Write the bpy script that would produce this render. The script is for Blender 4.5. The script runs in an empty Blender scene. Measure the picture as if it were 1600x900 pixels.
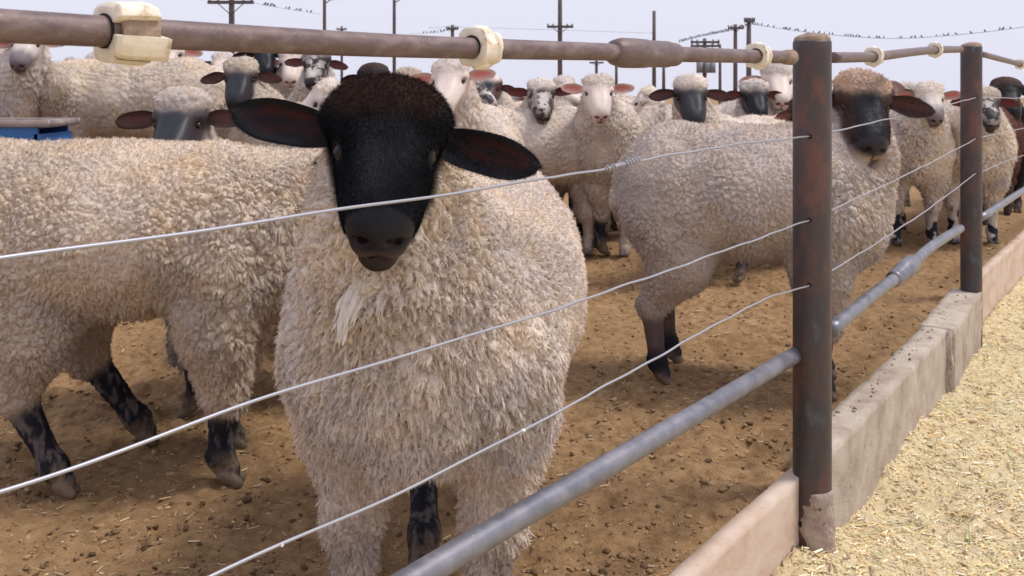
import bpy, math, random
import numpy as np
from mathutils import Vector, Matrix

# ------------------------------------------------------------------ camera, sky, sun, exposure
S = bpy.context.scene
COL = S.collection
CH, HZ, FP = 0.96, 126.0, 1500.0          # camera height, horizon row and focal length of the 1600 px frame
cam_d = bpy.data.cameras.new("camera")
cam = bpy.data.objects.new("camera", cam_d)
COL.objects.link(cam)
S.camera = cam
cam.location = (0, 0, CH)
cam.rotation_euler = (math.radians(90), 0, 0)
cam_d.sensor_width = 36
cam_d.lens = 36 * FP / 1600
cam_d.shift_y = -(450 - HZ) / 1600
cam_d.clip_start = 0.05
cam_d.clip_end = 6000
cam_d.dof.use_dof = True
cam_d.dof.focus_distance = 1.45
cam_d.dof.aperture_fstop = 18

SUN_EL, SUN_AZ = math.radians(60), math.radians(88)    # azimuth measured from +Y towards +X
w = bpy.data.worlds.new("World")
S.world = w
w.use_nodes = True
nt = w.node_tree
nt.nodes.clear()
out = nt.nodes.new("ShaderNodeOutputWorld")
bg = nt.nodes.new("ShaderNodeBackground")
sky = nt.nodes.new("ShaderNodeTexSky")
sky.sky_type = 'NISHITA'
sky.sun_disc = False
sky.sun_elevation = SUN_EL
sky.sun_rotation = SUN_AZ
sky.air_density = 1.0
sky.dust_density = 3.0
mx = nt.nodes.new("ShaderNodeMixRGB")
mx.blend_type = 'MIX'
mx.inputs[0].default_value = 0.86          # thick, even high cloud in front of the clear sky
tc = nt.nodes.new("ShaderNodeTexCoord")
cn = nt.nodes.new("ShaderNodeTexNoise")
cn.inputs['Scale'].default_value = 2.2
cn.inputs['Detail'].default_value = 4
cr = nt.nodes.new("ShaderNodeMixRGB")
cr.inputs[1].default_value = (8.9, 8.95, 10.6, 1)
cr.inputs[2].default_value = (9.3, 9.3, 10.8, 1)
nt.links.new(tc.outputs['Generated'], cn.inputs['Vector'])
nt.links.new(cn.outputs['Fac'], cr.inputs[0])
nt.links.new(sky.outputs[0], mx.inputs[1])
nt.links.new(cr.outputs[0], mx.inputs[2])
nt.links.new(mx.outputs[0], bg.inputs[0])
bg.inputs[1].default_value = 0.084
nt.links.new(bg.outputs[0], out.inputs[0])

sd = bpy.data.lights.new("sun", 'SUN')
sd.energy = 2.3
sd.angle = math.radians(16)
sd.color = (1.0, 0.955, 0.9)
sun = bpy.data.objects.new("sun", sd)
COL.objects.link(sun)
sdir = Vector((math.sin(SUN_AZ) * math.cos(SUN_EL), math.cos(SUN_AZ) * math.cos(SUN_EL), math.sin(SUN_EL)))
sun.rotation_euler = sdir.to_track_quat('Z', 'Y').to_euler()
sun.location = (0, 0, 10)

S.view_settings.view_transform = 'Standard'
S.view_settings.look = 'None'
S.view_settings.exposure = 0.2
S.view_settings.gamma = 1
S.view_settings.use_curve_mapping = False
S.render.engine = 'CYCLES'
S.cycles.use_denoising = True
S.cycles.max_bounces = 6
S.cycles.use_adaptive_sampling = True
S.cycles.adaptive_threshold = 0.015

# ------------------------------------------------------------------ helpers
random.seed(4)
RNG = np.random.default_rng(7)

def at(px, py, Y):
    """the point at depth Y that shows at pixel (px, py) of the 1600x900 picture"""
    return ((px - 800) * Y / FP, Y, CH - (py - HZ) * Y / FP)

_T = RNG.random((8192, 3)).astype(np.float32)
def _hash(i, j, k):
    return ((i * 73856093) ^ (j * 19349663) ^ (k * 83492791)) & 8191

def vnoise(P):
    P = np.asarray(P, dtype=np.float64)
    f = np.floor(P); I = f.astype(np.int64); t = (P - f); t = t * t * (3 - 2 * t)
    r = 0
    for a in (0, 1):
        wa = t[:, 0] if a else 1 - t[:, 0]
        for b in (0, 1):
            wb = t[:, 1] if b else 1 - t[:, 1]
            for c in (0, 1):
                wc = t[:, 2] if c else 1 - t[:, 2]
                h = _T[_hash(I[:, 0] + a, I[:, 1] + b, I[:, 2] + c), 0]
                r = r + wa * wb * wc * h
    return r

def fbm(P, o=4):
    r = 0; a = 0.5; s = 0
    for q in range(o):
        r = r + a * vnoise(P * (2.03 ** q) + 17.3 * q); s += a; a *= 0.55
    return r / s

def worley(P, cen=False):
    P = np.asarray(P, dtype=np.float64)
    f = np.floor(P); I = f.astype(np.int64); t = P - f
    F1 = np.full(len(P), 9.0); F2 = np.full(len(P), 9.0); CC = np.zeros((len(P), 3)) if cen else None
    for a in (-1, 0, 1):
        for b in (-1, 0, 1):
            for c in (-1, 0, 1):
                h = _T[_hash(I[:, 0] + a, I[:, 1] + b, I[:, 2] + c)]
                d = ((h[:, 0] + a - t[:, 0]) ** 2 + (h[:, 1] + b - t[:, 1]) ** 2 + (h[:, 2] + c - t[:, 2]) ** 2)
                lo = d < F1
                F2 = np.where(lo, F1, np.minimum(F2, d))
                F1 = np.where(lo, d, F1)
                if cen: CC[lo] = (f + h + np.array([a, b, c]))[lo]
    return (np.sqrt(F1), np.sqrt(F2), CC) if cen else (np.sqrt(F1), np.sqrt(F2))

def sstep(x, a=0.0, b=1.0):
    t = np.clip((x - a) / (b - a), 0, 1)
    return t * t * (3 - 2 * t)

def mesh_obj(name, V, F4=None, F3=None, mat=None, parent=None, smooth=True, col=None, wool=None):
    V = np.asarray(V, dtype=np.float32)
    me = bpy.data.meshes.new(name)
    me.vertices.add(len(V)); me.vertices.foreach_set("co", V.ravel())
    loops = []; starts = []; n = 0
    for F, k in ((F4, 4), (F3, 3)):
        if F is not None and len(F):
            F = np.asarray(F, dtype=np.int32)
            loops.append(F.ravel()); starts.append(n + k * np.arange(len(F))); n += F.size
    loops = np.concatenate(loops).astype(np.int32); starts = np.concatenate(starts).astype(np.int32)
    me.loops.add(len(loops)); me.loops.foreach_set("vertex_index", loops)
    me.polygons.add(len(starts)); me.polygons.foreach_set("loop_start", starts)
    me.update(calc_edges=True)
    me.polygons.foreach_set("use_smooth", np.full(len(starts), smooth))
    if col is not None:
        a = me.attributes.new("Col", 'FLOAT_COLOR', 'POINT')
        c = np.ones((len(V), 4), dtype=np.float32); c[:, :3] = col
        a.data.foreach_set("color", c.ravel())
    if wool is not None:
        a = me.attributes.new("wool", 'FLOAT', 'POINT')
        a.data.foreach_set("value", np.asarray(wool, dtype=np.float32))
    if mat is not None:
        me.materials.append(mat)
    o = bpy.data.objects.new(name, me)
    COL.objects.link(o)
    if parent is not None:
        o.parent = parent
    return o

def tag(o, label=None, cat=None, group=None, kind=None):
    if label: o["label"] = label
    if cat: o["category"] = cat
    if group: o["group"] = group
    if kind: o["kind"] = kind
    return o

def empty(name, loc=(0, 0, 0)):
    o = bpy.data.objects.new(name, None)
    o.location = loc; o.empty_display_size = 0.1
    COL.objects.link(o)
    return o

class MB:
    def __init__(s): s.V = []; s.F4 = []; s.F3 = []; s.n = 0
    def add(s, V, F4=None, F3=None):
        V = np.asarray(V, dtype=np.float64)
        if F4 is not None and len(F4): s.F4.append(np.asarray(F4) + s.n)
        if F3 is not None and len(F3): s.F3.append(np.asarray(F3) + s.n)
        s.V.append(V); s.n += len(V)
    def box(s, c, h, R=None):
        c = np.array(c, float); h = np.array(h, float)
        v = np.array([[x, y, z] for x in (-1, 1) for y in (-1, 1) for z in (-1, 1)], float) * h
        if R is not None: v = v @ np.array(R).T
        s.add(v + c, [[0, 1, 3, 2], [4, 6, 7, 5], [0, 4, 5, 1], [2, 3, 7, 6], [0, 2, 6, 4], [1, 5, 7, 3]])
    def tube(s, pts, r, n=16, caps=True):
        pts = np.array(pts, float); m = len(pts)
        r = np.full(m, r) if np.isscalar(r) else np.array(r, float)
        T = np.gradient(pts, axis=0); T /= np.linalg.norm(T, axis=1)[:, None]
        up = np.array([0, 0, 1.0]) if abs(T[0][2]) < 0.9 else np.array([1.0, 0, 0])
        V = []
        for i in range(m):
            a = np.cross(T[i], up); a /= np.linalg.norm(a); b = np.cross(a, T[i])
            up = b
            th = np.linspace(0, 2 * math.pi, n, endpoint=False)
            V.append(pts[i] + r[i] * (np.cos(th)[:, None] * a + np.sin(th)[:, None] * b))
        V = np.concatenate(V)
        F = [[i * n + j, i * n + (j + 1) % n, (i + 1) * n + (j + 1) % n, (i + 1) * n + j] for i in range(m - 1) for j in range(n)]
        F3 = []
        if caps:
            V = np.concatenate([V, pts[:1], pts[-1:]])
            c0, c1 = m * n, m * n + 1
            F3 = [[c0, (j + 1) % n, j] for j in range(n)] + [[c1, (m - 1) * n + j, (m - 1) * n + (j + 1) % n] for j in range(n)]
        s.add(V, F, F3)
    def sphere(s, c, r, n=12, m=8, R=None):
        r = np.array([r] * 3 if np.isscalar(r) else r, float)
        V = [[0, 0, 1]]
        for i in range(1, m):
            p = math.pi * i / m
            V += [[math.sin(p) * math.cos(2 * math.pi * j / n), math.sin(p) * math.sin(2 * math.pi * j / n), math.cos(p)] for j in range(n)]
        V.append([0, 0, -1])
        V = np.array(V) * r
        if R is not None: V = V @ np.array(R).T
        F4 = [[1 + i * n + j, 1 + (i + 1) * n + j, 1 + (i + 1) * n + (j + 1) % n, 1 + i * n + (j + 1) % n] for i in range(m - 2) for j in range(n)]
        F3 = [[0, 1 + j, 1 + (j + 1) % n] for j in range(n)]
        L = len(V) - 1; b = 1 + (m - 2) * n
        F3 += [[L, b + (j + 1) % n, b + j] for j in range(n)]
        s.add(V + np.array(c), F4, F3)
    def build(s, name, mat, parent=None, smooth=True, jitter=None, **k):
        V = np.concatenate(s.V)
        if jitter is not None: V = jitter(V)
        o = mesh_obj(name, V, np.concatenate(s.F4) if s.F4 else None, np.concatenate(s.F3) if s.F3 else None, mat, parent, smooth, **k)
        return o

# ------------------------------------------------------------------ materials
def nmat(name):
    m = bpy.data.materials.new(name); m.use_nodes = True
    t = m.node_tree; b = t.nodes["Principled BSDF"]
    return m, t, b

def N(t, kind, **k):
    n = t.nodes.new(kind)
    for a, v in k.items():
        if a in n.inputs: n.inputs[a].default_value = v
        else: setattr(n, a, v)
    return n

def ramp(t, src, stops, interp='LINEAR'):
    r = t.nodes.new("ShaderNodeValToRGB"); r.color_ramp.interpolation = interp
    e = r.color_ramp.elements
    while len(e) < len(stops): e.new(0.5)
    for i, (p, c) in enumerate(stops):
        e[i].position = p; e[i].color = (*c, 1) if len(c) == 3 else c
    t.links.new(src, r.inputs[0])
    return r

def coords(t, scale=(1, 1, 1), kind='Object'):
    tc = t.nodes.new("ShaderNodeTexCoord"); mp = t.nodes.new("ShaderNodeMapping")
    mp.inputs['Scale'].default_value = scale
    t.links.new(tc.outputs[kind], mp.inputs['Vector'])
    return mp.outputs[0]

def noise(t, vec, scale, detail=4, rough=0.55, dist=0.0):
    n = t.nodes.new("ShaderNodeTexNoise")
    n.inputs['Scale'].default_value = scale; n.inputs['Detail'].default_value = detail
    n.inputs['Roughness'].default_value = rough; n.inputs['Distortion'].default_value = dist
    t.links.new(vec, n.inputs['Vector'])
    return n.outputs['Fac']

def bump(t, b, h, strength, dist=0.002):
    n = t.nodes.new("ShaderNodeBump"); n.inputs['Strength'].default_value = strength
    n.inputs['Distance'].default_value = dist
    t.links.new(h, n.inputs['Height']); t.links.new(n.outputs[0], b.inputs['Normal'])

def mixc(t, f, a, b, mode='MIX'):
    m = t.nodes.new("ShaderNodeMixRGB"); m.blend_type = mode
    for i, v in ((0, f), (1, a), (2, b)):
        if isinstance(v, (int, float)): m.inputs[i].default_value = v
        elif isinstance(v, tuple): m.inputs[i].default_value = (*v, 1)
        else: t.links.new(v, m.inputs[i])
    return m.outputs[0]

def sheep_material():
    m, t, b = nmat("sheep_coat")
    a = t.nodes.new("ShaderNodeAttribute"); a.attribute_name = "Col"
    wl = t.nodes.new("ShaderNodeAttribute"); wl.attribute_name = "wool"
    v = coords(t)
    n1 = noise(t, v, 9, 3); n2 = noise(t, v, 160, 3)
    r1 = ramp(t, n1, [(0.3, (0.88, 0.86, 0.88)), (0.7, (1.06, 1.03, 1.0))])
    r2 = ramp(t, n2, [(0.25, (0.86, 0.85, 0.84)), (0.75, (1.08, 1.08, 1.08))])
    c = mixc(t, 1.0, a.outputs['Color'], r1.outputs[0], 'MULTIPLY')
    c = mixc(t, 1.0, c, r2.outputs[0], 'MULTIPLY')
    t.links.new(c, b.inputs['Base Color'])
    rr = ramp(t, wl.outputs['Fac'], [(0, (0.44,) * 3), (0.4, (0.9,) * 3)])
    t.links.new(rr.outputs[0], b.inputs['Roughness'])
    b.inputs['Specular IOR Level'].default_value = 0.22
    n3 = noise(t, v, 420, 3, 0.7)
    ad = N(t, "ShaderNodeMath", operation='ADD'); t.links.new(n2, ad.inputs[0]); t.links.new(n3, ad.inputs[1])
    bst = N(t, "ShaderNodeMath", operation='MULTIPLY_ADD'); t.links.new(wl.outputs['Fac'], bst.inputs[0]); bst.inputs[1].default_value = 0.75; bst.inputs[2].default_value = 0.04
    bump(t, b, ad.outputs[0], 0.5, 0.003)
    t.links.new(bst.outputs[0], t.nodes['Bump'].inputs['Strength'])
    return m

def plain(name, col, rough=0.5, metal=0.0, spec=0.5, coat=0.0):
    m, t, b = nmat(name)
    b.inputs['Base Color'].default_value = (*col, 1); b.inputs['Roughness'].default_value = rough
    b.inputs['Metallic'].default_value = metal; b.inputs['Specular IOR Level'].default_value = spec
    b.inputs['Coat Weight'].default_value = coat
    return m

def noisy(name, stops, scale=20, stretch=(1, 1, 1), rough=(0.5, 0.8), metal=0.0, bumps=(60, 0.3, 0.002), speck=None, spec=0.5, detail=6, dist=0.3):
    m, t, b = nmat(name)
    v = coords(t, stretch)
    n = noise(t, v, scale, detail, 0.6, dist)
    r = ramp(t, n, stops)
    c = r.outputs[0]
    if speck:
        vs = coords(t)
        sn = noise(t, vs, speck[0], 3, 0.7)
        sr = ramp(t, sn, [(speck[1], (0, 0, 0)), (speck[1] + 0.05, (1, 1, 1))])
        c = mixc(t, sr.outputs[0], c, speck[2])
    t.links.new(c, b.inputs['Base Color'])
    rr = ramp(t, n, [(0.3, (rough[0],) * 3), (0.7, (rough[1],) * 3)])
    t.links.new(rr.outputs[0], b.inputs['Roughness'])
    b.inputs['Metallic'].default_value = metal
    b.inputs['Specular IOR Level'].default_value = spec
    vb = coords(t)
    bn = noise(t, vb, bumps[0], 6, 0.65)
    bump(t, b, bn, bumps[1], bumps[2])
    return m

M = {}
M['sheep'] = sheep_material()
M['rail'] = noisy("rusty_rail_steel", [(0.25, (0.10, 0.068, 0.064)), (0.5, (0.165, 0.112, 0.106)), (0.75, (0.27, 0.21, 0.20))], 26, (1, 1, 2.5), (0.42, 0.62), 0.25, (220, 0.5, 0.0015), (230, 0.68, (0.42, 0.37, 0.34)))
M['post'] = noisy("weathered_post_steel", [(0.3, (0.10, 0.105, 0.115)), (0.42, (0.055, 0.052, 0.058)), (0.54, (0.085, 0.058, 0.058)), (0.63, (0.15, 0.07, 0.06)), (0.72, (0.10, 0.085, 0.085)), (0.82, (0.22, 0.21, 0.21))], 9, (1.5, 1.5, 0.75), (0.38, 0.6), 0.35, (130, 0.4, 0.002), (90, 0.7, (0.3, 0.28, 0.27)), dist=0.15)
M['pipe'] = noisy("galvanised_pipe", [(0.3, (0.14, 0.14, 0.165)), (0.5, (0.20, 0.20, 0.23)), (0.72, (0.28, 0.27, 0.30))], 22, (1, 1, 1), (0.35, 0.5), 0.45, (200, 0.25, 0.001), (110, 0.72, (0.6, 0.58, 0.58)))
M['wire'] = plain("galvanised_wire", (0.40, 0.40, 0.45), 0.42, 0.6)
M['porcelain'] = noisy("aged_porcelain", [(0.3, (0.70, 0.58, 0.43)), (0.48, (0.78, 0.71, 0.60)), (0.57, (0.74, 0.64, 0.50)), (0.66, (0.42, 0.25, 0.13))], 38, (1, 1, 1), (0.35, 0.6), 0, (90, 0.4, 0.002), (70, 0.66, (0.4, 0.27, 0.17)))
M['mud'] = noisy("dried_mud", [(0.3, (0.2, 0.13, 0.09)), (0.7, (0.42, 0.31, 0.24))], 60, bumps=(160, 1.0, 0.004), rough=(0.9, 1))
M['concrete'] = noisy("dusty_concrete", [(0.28, (0.32, 0.25, 0.195)), (0.5, (0.46, 0.38, 0.31)), (0.72, (0.56, 0.48, 0.41))], 9, (1, 1, 1), (0.85, 0.95), 0, (120, 0.8, 0.004), (34, 0.66, (0.25, 0.17, 0.12)), 0.2)
M['board'] = noisy("stained_board", [(0.3, (0.46, 0.31, 0.225)), (0.5, (0.58, 0.45, 0.36)), (0.72, (0.64, 0.54, 0.45))], 6, (1, 1, 2.0), (0.85, 0.95), 0, (140, 0.5, 0.002), (70, 0.7, (0.3, 0.2, 0.14)), 0.2)
M['footing'] = noisy("rough_cement", [(0.3, (0.28, 0.2, 0.16)), (0.7, (0.5, 0.41, 0.35))], 30, bumps=(90, 1.0, 0.005), rough=(0.9, 1), speck=(50, 0.62, (0.13, 0.08, 0.07)))
M['pole'] = noisy("grey_pole_wood", [(0.3, (0.08, 0.06, 0.065)), (0.7, (0.15, 0.12, 0.125))], 3, rough=(0.8, 0.95))
M['cable'] = plain("power_cable", (0.12, 0.12, 0.15), 0.6)
M['bird'] = plain("bird_feathers", (0.04, 0.035, 0.04), 0.8)
M['blue'] = noisy("blue_paint", [(0.3, (0.02, 0.11, 0.33)), (0.7, (0.03, 0.16, 0.45))], 4, rough=(0.4, 0.6), speck=(18, 0.68, (0.25, 0.18, 0.15)))
M['rim'] = noisy("dusty_metal_rim", [(0.3, (0.2, 0.16, 0.15)), (0.7, (0.38, 0.31, 0.28))], 14, rough=(0.8, 0.9))
M['transformer'] = plain("transformer_grey", (0.2, 0.2, 0.22), 0.5)
M['tagplastic'] = plain("tag_plastic", (0.8, 0.8, 0.82), 0.4)
M['hole'] = plain("dark_hole", (0.006, 0.005, 0.005), 0.9)

def eye_material(name, iris):
    m, t, b = nmat(name)
    v = coords(t)
    sp = t.nodes.new("ShaderNodeSeparateXYZ"); t.links.new(v, sp.inputs[0])
    ax = N(t, "ShaderNodeMath", operation='ABSOLUTE'); t.links.new(sp.outputs[2], ax.inputs[0])
    lt = N(t, "ShaderNodeMath", operation='LESS_THAN'); t.links.new(ax.outputs[0], lt.inputs[0]); lt.inputs[1].default_value = 0.0028
    c = mixc(t, lt.outputs[0], iris, (0.004, 0.004, 0.004))
    t.links.new(c, b.inputs['Base Color'])
    b.inputs['Roughness'].default_value = 0.08
    b.inputs['Coat Weight'].default_value = 0.15
    b.inputs['Specular IOR Level'].default_value = 0.35
    return m
M['eye'] = eye_material("amber_eye", (0.03, 0.013, 0.006))
M['eyedark'] = eye_material("dark_eye", (0.03, 0.018, 0.012))

# ------------------------------------------------------------------ fence line
P1 = np.array([0.695, 2.223]); P2 = np.array([1.985, 4.149])
DA = np.array([0.753, 1.0]); DA /= np.linalg.norm(DA)
DB = (P2 - P1) / np.linalg.norm(P2 - P1)
DC = np.array([0.62, 0.86]); DC /= np.linalg.norm(DC)
def fence_side(x, y):
    """signed distance to the centre line of the kerbs, positive on the feed side"""
    x = np.asarray(x, float); y = np.asarray(y, float)
    qx, qy = 0.705, 2.215
    da = (x - qx) * DA[1] - (y - qy) * DA[0]
    db = (x - qx) * DB[1] - (y - qy) * DB[0]
    off = np.interp(y, [2.2, 2.31, 3.52, 4.13, 4.26, 6.68], [-0.047, -0.056, -0.028, -0.030, -0.053, 0.026])
    return np.where(y < qy, da, db) - off

def ground_h(x, y):
    x = np.asarray(x, float); y = np.asarray(y, float)
    return 0.24 * sstep(y, 3.0, 5.0) * sstep(-x, 0.1, 2.2) + 0.04 * sstep(y, 3.4, 5.2)

# ------------------------------------------------------------------ ground sheets
def axis(a, b, step, far, grow=1.09):
    mid = list(np.arange(a, b, step)); L = []; s = step; v = a
    while v > -far: s *= grow; v -= s; L.append(v)
    R = []; s = step; v = mid[-1]
    while v < far: s *= grow; v += s; R.append(v)
    return np.array(L[::-1] + mid + R)

def sheet(name, xs, ys, hf, mat, colf=None):
    X, Y = np.meshgrid(xs, ys, indexing='ij'); x = X.ravel(); y = Y.ravel()
    z = hf(x, y)
    nx, ny = len(xs), len(ys)
    i, j = np.meshgrid(np.arange(nx - 1), np.arange(ny - 1), indexing='ij')
    a = (i * ny + j).ravel()
    F = np.stack([a, a + ny, a + ny + 1, a + 1], 1)
    return mesh_obj(name, np.stack([x, y, z], 1), F, None, mat)

def pen_h(x, y):
    P = np.stack([x, y, x * 0], 1)
    near = np.exp(-(np.maximum(np.hypot(x, y) - 5, 0) / 4.0))
    left = sstep(-x, 0.2, 1.0) * sstep(y, 2.2, 3.0)
    h = ground_h(x, y) + near * (0.045 * (fbm(P * 4, 3) - 0.5) + (0.022 + 0.04 * left) * (fbm(P * 19, 3) - 0.5) + 0.020 * (fbm(P * 60, 3) - 0.5))
    F1, F2 = worley(P * 9)
    h -= near * 0.018 * sstep(F1, 0.42, 0.22) * (vnoise(P * 4 + 5) > 0.45)
    s = fence_side(x, y)
    h -= 0.45 * sstep(s, -0.004, 0.010)
    h -= 0.016 * np.maximum(np.hypot(x, y) - 9, 0)
    return h
m, t, b = nmat("pen_dirt")
v = coords(t)
n1 = noise(t, v, 1.6, 5); n2 = noise(t, v, 28, 6, 0.65); n3 = noise(t, v, 190, 4, 0.7)
c = ramp(t, n2, [(0.27, (0.13, 0.075, 0.038)), (0.43, (0.28, 0.168, 0.083)), (0.58, (0.39, 0.245, 0.125)), (0.78, (0.49, 0.345, 0.195))]).outputs[0]
c = mixc(t, ramp(t, n1, [(0.35, (0, 0, 0)), (0.65, (0.55, 0.55, 0.55))]).outputs[0], c, (0.33, 0.20, 0.10))
c = mixc(t, ramp(t, n3, [(0.3, (0.35,) * 3), (0.5, (0, 0, 0))]).outputs[0], c, (0.11, 0.065, 0.035))
c = mixc(t, ramp(t, n3, [(0.66, (0, 0, 0)), (0.74, (0.8,) * 3)]).outputs[0], c, (0.52, 0.39, 0.2))
t.links.new(c, b.inputs['Base Color']); b.inputs['Roughness'].default_value = 0.95
b.inputs['Specular IOR Level'].default_value = 0.15
bump(t, b, n3, 0.9, 0.006)
M['dirt'] = m
tag(sheet("pen_ground", axis(-2.4, 2.6, 0.0125, 3500, 1.10), axis(1.3, 5.0, 0.0125, 3500, 1.10), pen_h, M['dirt']), kind='structure')

def feed_h(x, y):
    P = np.stack([x, y, x * 0], 1)
    near = np.exp(-(np.maximum(np.hypot(x, y) - 5, 0) / 3.0))
    s = fence_side(x, y)
    h = -0.20 + 0.07 * np.exp(-((x - 0.72) ** 2 + (y - 2.1) ** 2) / 0.12) + near * (0.07 * (fbm(P * 2.3 + 9, 3) - 0.5) + 0.045 * (fbm(P * 13, 3) - 0.5) + 0.026 * (fbm(P * 48, 3) - 0.5))
    h += 0.035 * np.exp(-np.abs(s) / 0.09)
    h -= 0.5 * sstep(-s, -0.012, 0.002)
    h -= 0.016 * np.maximum(np.hypot(x, y) - 9, 0) + 0.3 * sstep(np.hypot(x, y), 30, 60)
    return h
m, t, b = nmat("feed_litter")
v = coords(t)
n1 = noise(t, v, 2.2, 4); n2 = noise(t, v, 45, 6, 0.7, 0.8); n3 = noise(t, v, 210, 4, 0.7)
c = ramp(t, n2, [(0.25, (0.34, 0.24, 0.14)), (0.38, (0.60, 0.47, 0.28)), (0.55, (0.80, 0.65, 0.39)), (0.72, (0.86, 0.75, 0.51))]).outputs[0]
c = mixc(t, ramp(t, n1, [(0.4, (0, 0, 0)), (0.68, (0.5,) * 3)]).outputs[0], c, (0.62, 0.55, 0.33))
c = mixc(t, ramp(t, n3, [(0.3, (0.5,) * 3), (0.48, (0, 0, 0))]).outputs[0], c, (0.22, 0.15, 0.09))
t.links.new(c, b.inputs['Base Color']); b.inputs['Roughness'].default_value = 0.9
b.inputs['Specular IOR Level'].default_value = 0.2
bump(t, b, n3, 0.9, 0.006)
M['feed'] = m
tag(sheet("feed_alley", axis(0.2, 4.0, 0.018, 3500, 1.11), axis(1.2, 6.0, 0.018, 3500, 1.11), feed_h, M['feed']), kind='structure')

def attr_mat(name, rough=0.8):
    m, t, b = nmat(name)
    a = t.nodes.new("ShaderNodeAttribute"); a.attribute_name = "Col"
    t.links.new(a.outputs['Color'], b.inputs['Base Color']); b.inputs['Roughness'].default_value = rough
    b.inputs['Specular IOR Level'].default_value = 0.25
    return m
M['litter'] = attr_mat("straw_and_flakes")

def scatter_flakes(name, pts, hts, L, Wd, cols, lift=0.0, tilt=0.35, mat=None):
    """flat chips and straws: thin three-sided prisms"""
    n = len(pts); th = RNG.random(n) * 2 * math.pi
    d = np.stack([np.cos(th), np.sin(th), (RNG.random(n) - 0.3) * tilt], 1)
    s = np.stack([-np.sin(th), np.cos(th), (RNG.random(n) - 0.5) * tilt * 1.5], 1)
    u = np.cross(d, s)
    c = np.column_stack([pts, hts + lift + RNG.random(n) * 0.006])
    l = (L[:, None] * d) / 2; wv = (Wd[:, None] * s) / 2
    k = np.minimum(Wd, 0.003)[:, None] * u * 0.6
    V = np.stack([c - l - wv, c - l + wv, c - l + k, c + l - wv, c + l + wv, c + l + k], 1).reshape(-1, 3)
    o = np.arange(n)[:, None] * 6
    F4 = np.concatenate([o + np.array([[0, 1, 4, 3]]), o + np.array([[1, 2, 5, 4]]), o + np.array([[2, 0, 3, 5]])])
    F3 = np.concatenate([o + np.array([[0, 2, 1]]), o + np.array([[3, 4, 5]])])
    return mesh_obj(name, V, F4, F3, mat or M['litter'], None, False, col=np.repeat(cols, 6, 0))

def pick(cols, n, jit=0.15):
    cols = np.array(cols); c = cols[RNG.integers(0, len(cols), n)]
    return np.clip(c * (1 + jit * (RNG.random((n, 1)) * 2 - 1)), 0, 1)

# feed: chopped straw, flakes, husks in the alley
n = 52000
y = 1.35 + 5.2 * RNG.random(n * 3) ** 1.5; x = 0.3 + 4.2 * RNG.random(n * 3)
k = (fence_side(x, y) > 0.03) & (x < y * 0.56) ; x = x[k][:n]; y = y[k][:n]; n = len(x)
tag(scatter_flakes("chopped_feed", np.stack([x, y], 1), feed_h(x, y), 0.005 + 0.026 * RNG.random(n) ** 2.2, 0.0015 + 0.0055 * RNG.random(n) ** 2,
    pick([(0.82, 0.68, 0.40), (0.84, 0.74, 0.48), (0.80, 0.60, 0.28), (0.86, 0.79, 0.60), (0.55, 0.54, 0.28), (0.42, 0.30, 0.2), (0.84, 0.62, 0.32), (0.80, 0.70, 0.48)], n)),
    "chopped straw and yellow grain flakes covering the alley outside the fence", "feed", kind='stuff')
n = 1500
y = 1.4 + 4.5 * RNG.random(n * 3); x = 0.3 + 3.5 * RNG.random(n * 3)
k = (fence_side(x, y) > 0.05); x = x[k][:n]; y = y[k][:n]; n = len(x)
tag(scatter_flakes("loose_straw", np.stack([x, y], 1), feed_h(x, y), 0.03 + 0.06 * RNG.random(n), 0.0015 + 0.0015 * RNG.random(n),
    pick([(0.68, 0.62, 0.42), (0.6, 0.55, 0.3), (0.42, 0.43, 0.22), (0.5, 0.45, 0.35)], n), 0.004),
    "longer pale and green hay stalks strewn over the feed in the alley", "hay", kind='stuff')

# clods: small rough lumps on the pen floor
def clods(name, n, region, rmin, rmax, cols, hf):
    ico = MB(); ico.sphere((0, 0, 0), 1.0, 5, 4)
    V0 = ico.V[0]; F40 = ico.F4[0]; F30 = ico.F3[0]; m0 = len(V0)
    x, y = region(n); n = len(x)
    r = rmin + (rmax - rmin) * RNG.random(n) ** 4.5
    sc = np.stack([r * (0.8 + 0.7 * RNG.random(n)), r * (0.8 + 0.7 * RNG.random(n)), r * (0.45 + 0.35 * RNG.random(n))], 1)
    V = V0[None] * sc[:, None] * (0.5 + 0.9 * RNG.random((n, m0, 1)))
    a = RNG.random(n) * 6.28; ca, sa = np.cos(a)[:, None], np.sin(a)[:, None]
    Vx = V[..., 0] * ca - V[..., 1] * sa; Vy = V[..., 0] * sa + V[..., 1] * ca
    V = np.stack([Vx + x[:, None], Vy + y[:, None], V[..., 2] + hf(x, y)[:, None] + r[:, None] * 0.15], 2).reshape(-1, 3)
    o = np.arange(n)[:, None, None] * m0
    return mesh_obj(name, V, (F40[None] + o).reshape(-1, 4), (F30[None] + o).reshape(-1, 3), M['litter'], None, True, col=np.repeat(pick(cols, n), m0, 0))
def reg_pen(n):
    y = 1.6 + 5.0 * RNG.random(n * 3) ** 1.3; x = (RNG.random(n * 3) * 2 - 1) * 0.62 * y
    k = fence_side(x, y) < -0.05; return x[k][:n], y[k][:n]
tag(clods("dung_and_clods", 22000, reg_pen, 0.001, 0.0085, [(0.16, 0.095, 0.048), (0.25, 0.145, 0.07), (0.11, 0.065, 0.035), (0.32, 0.2, 0.10), (0.38, 0.26, 0.14), (0.30, 0.18, 0.085)], pen_h),
    "crumbled dark brown dung and dirt clods over the pen floor", "dirt clods", kind='stuff')
x, y = reg_pen(9000); n = len(x)
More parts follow.
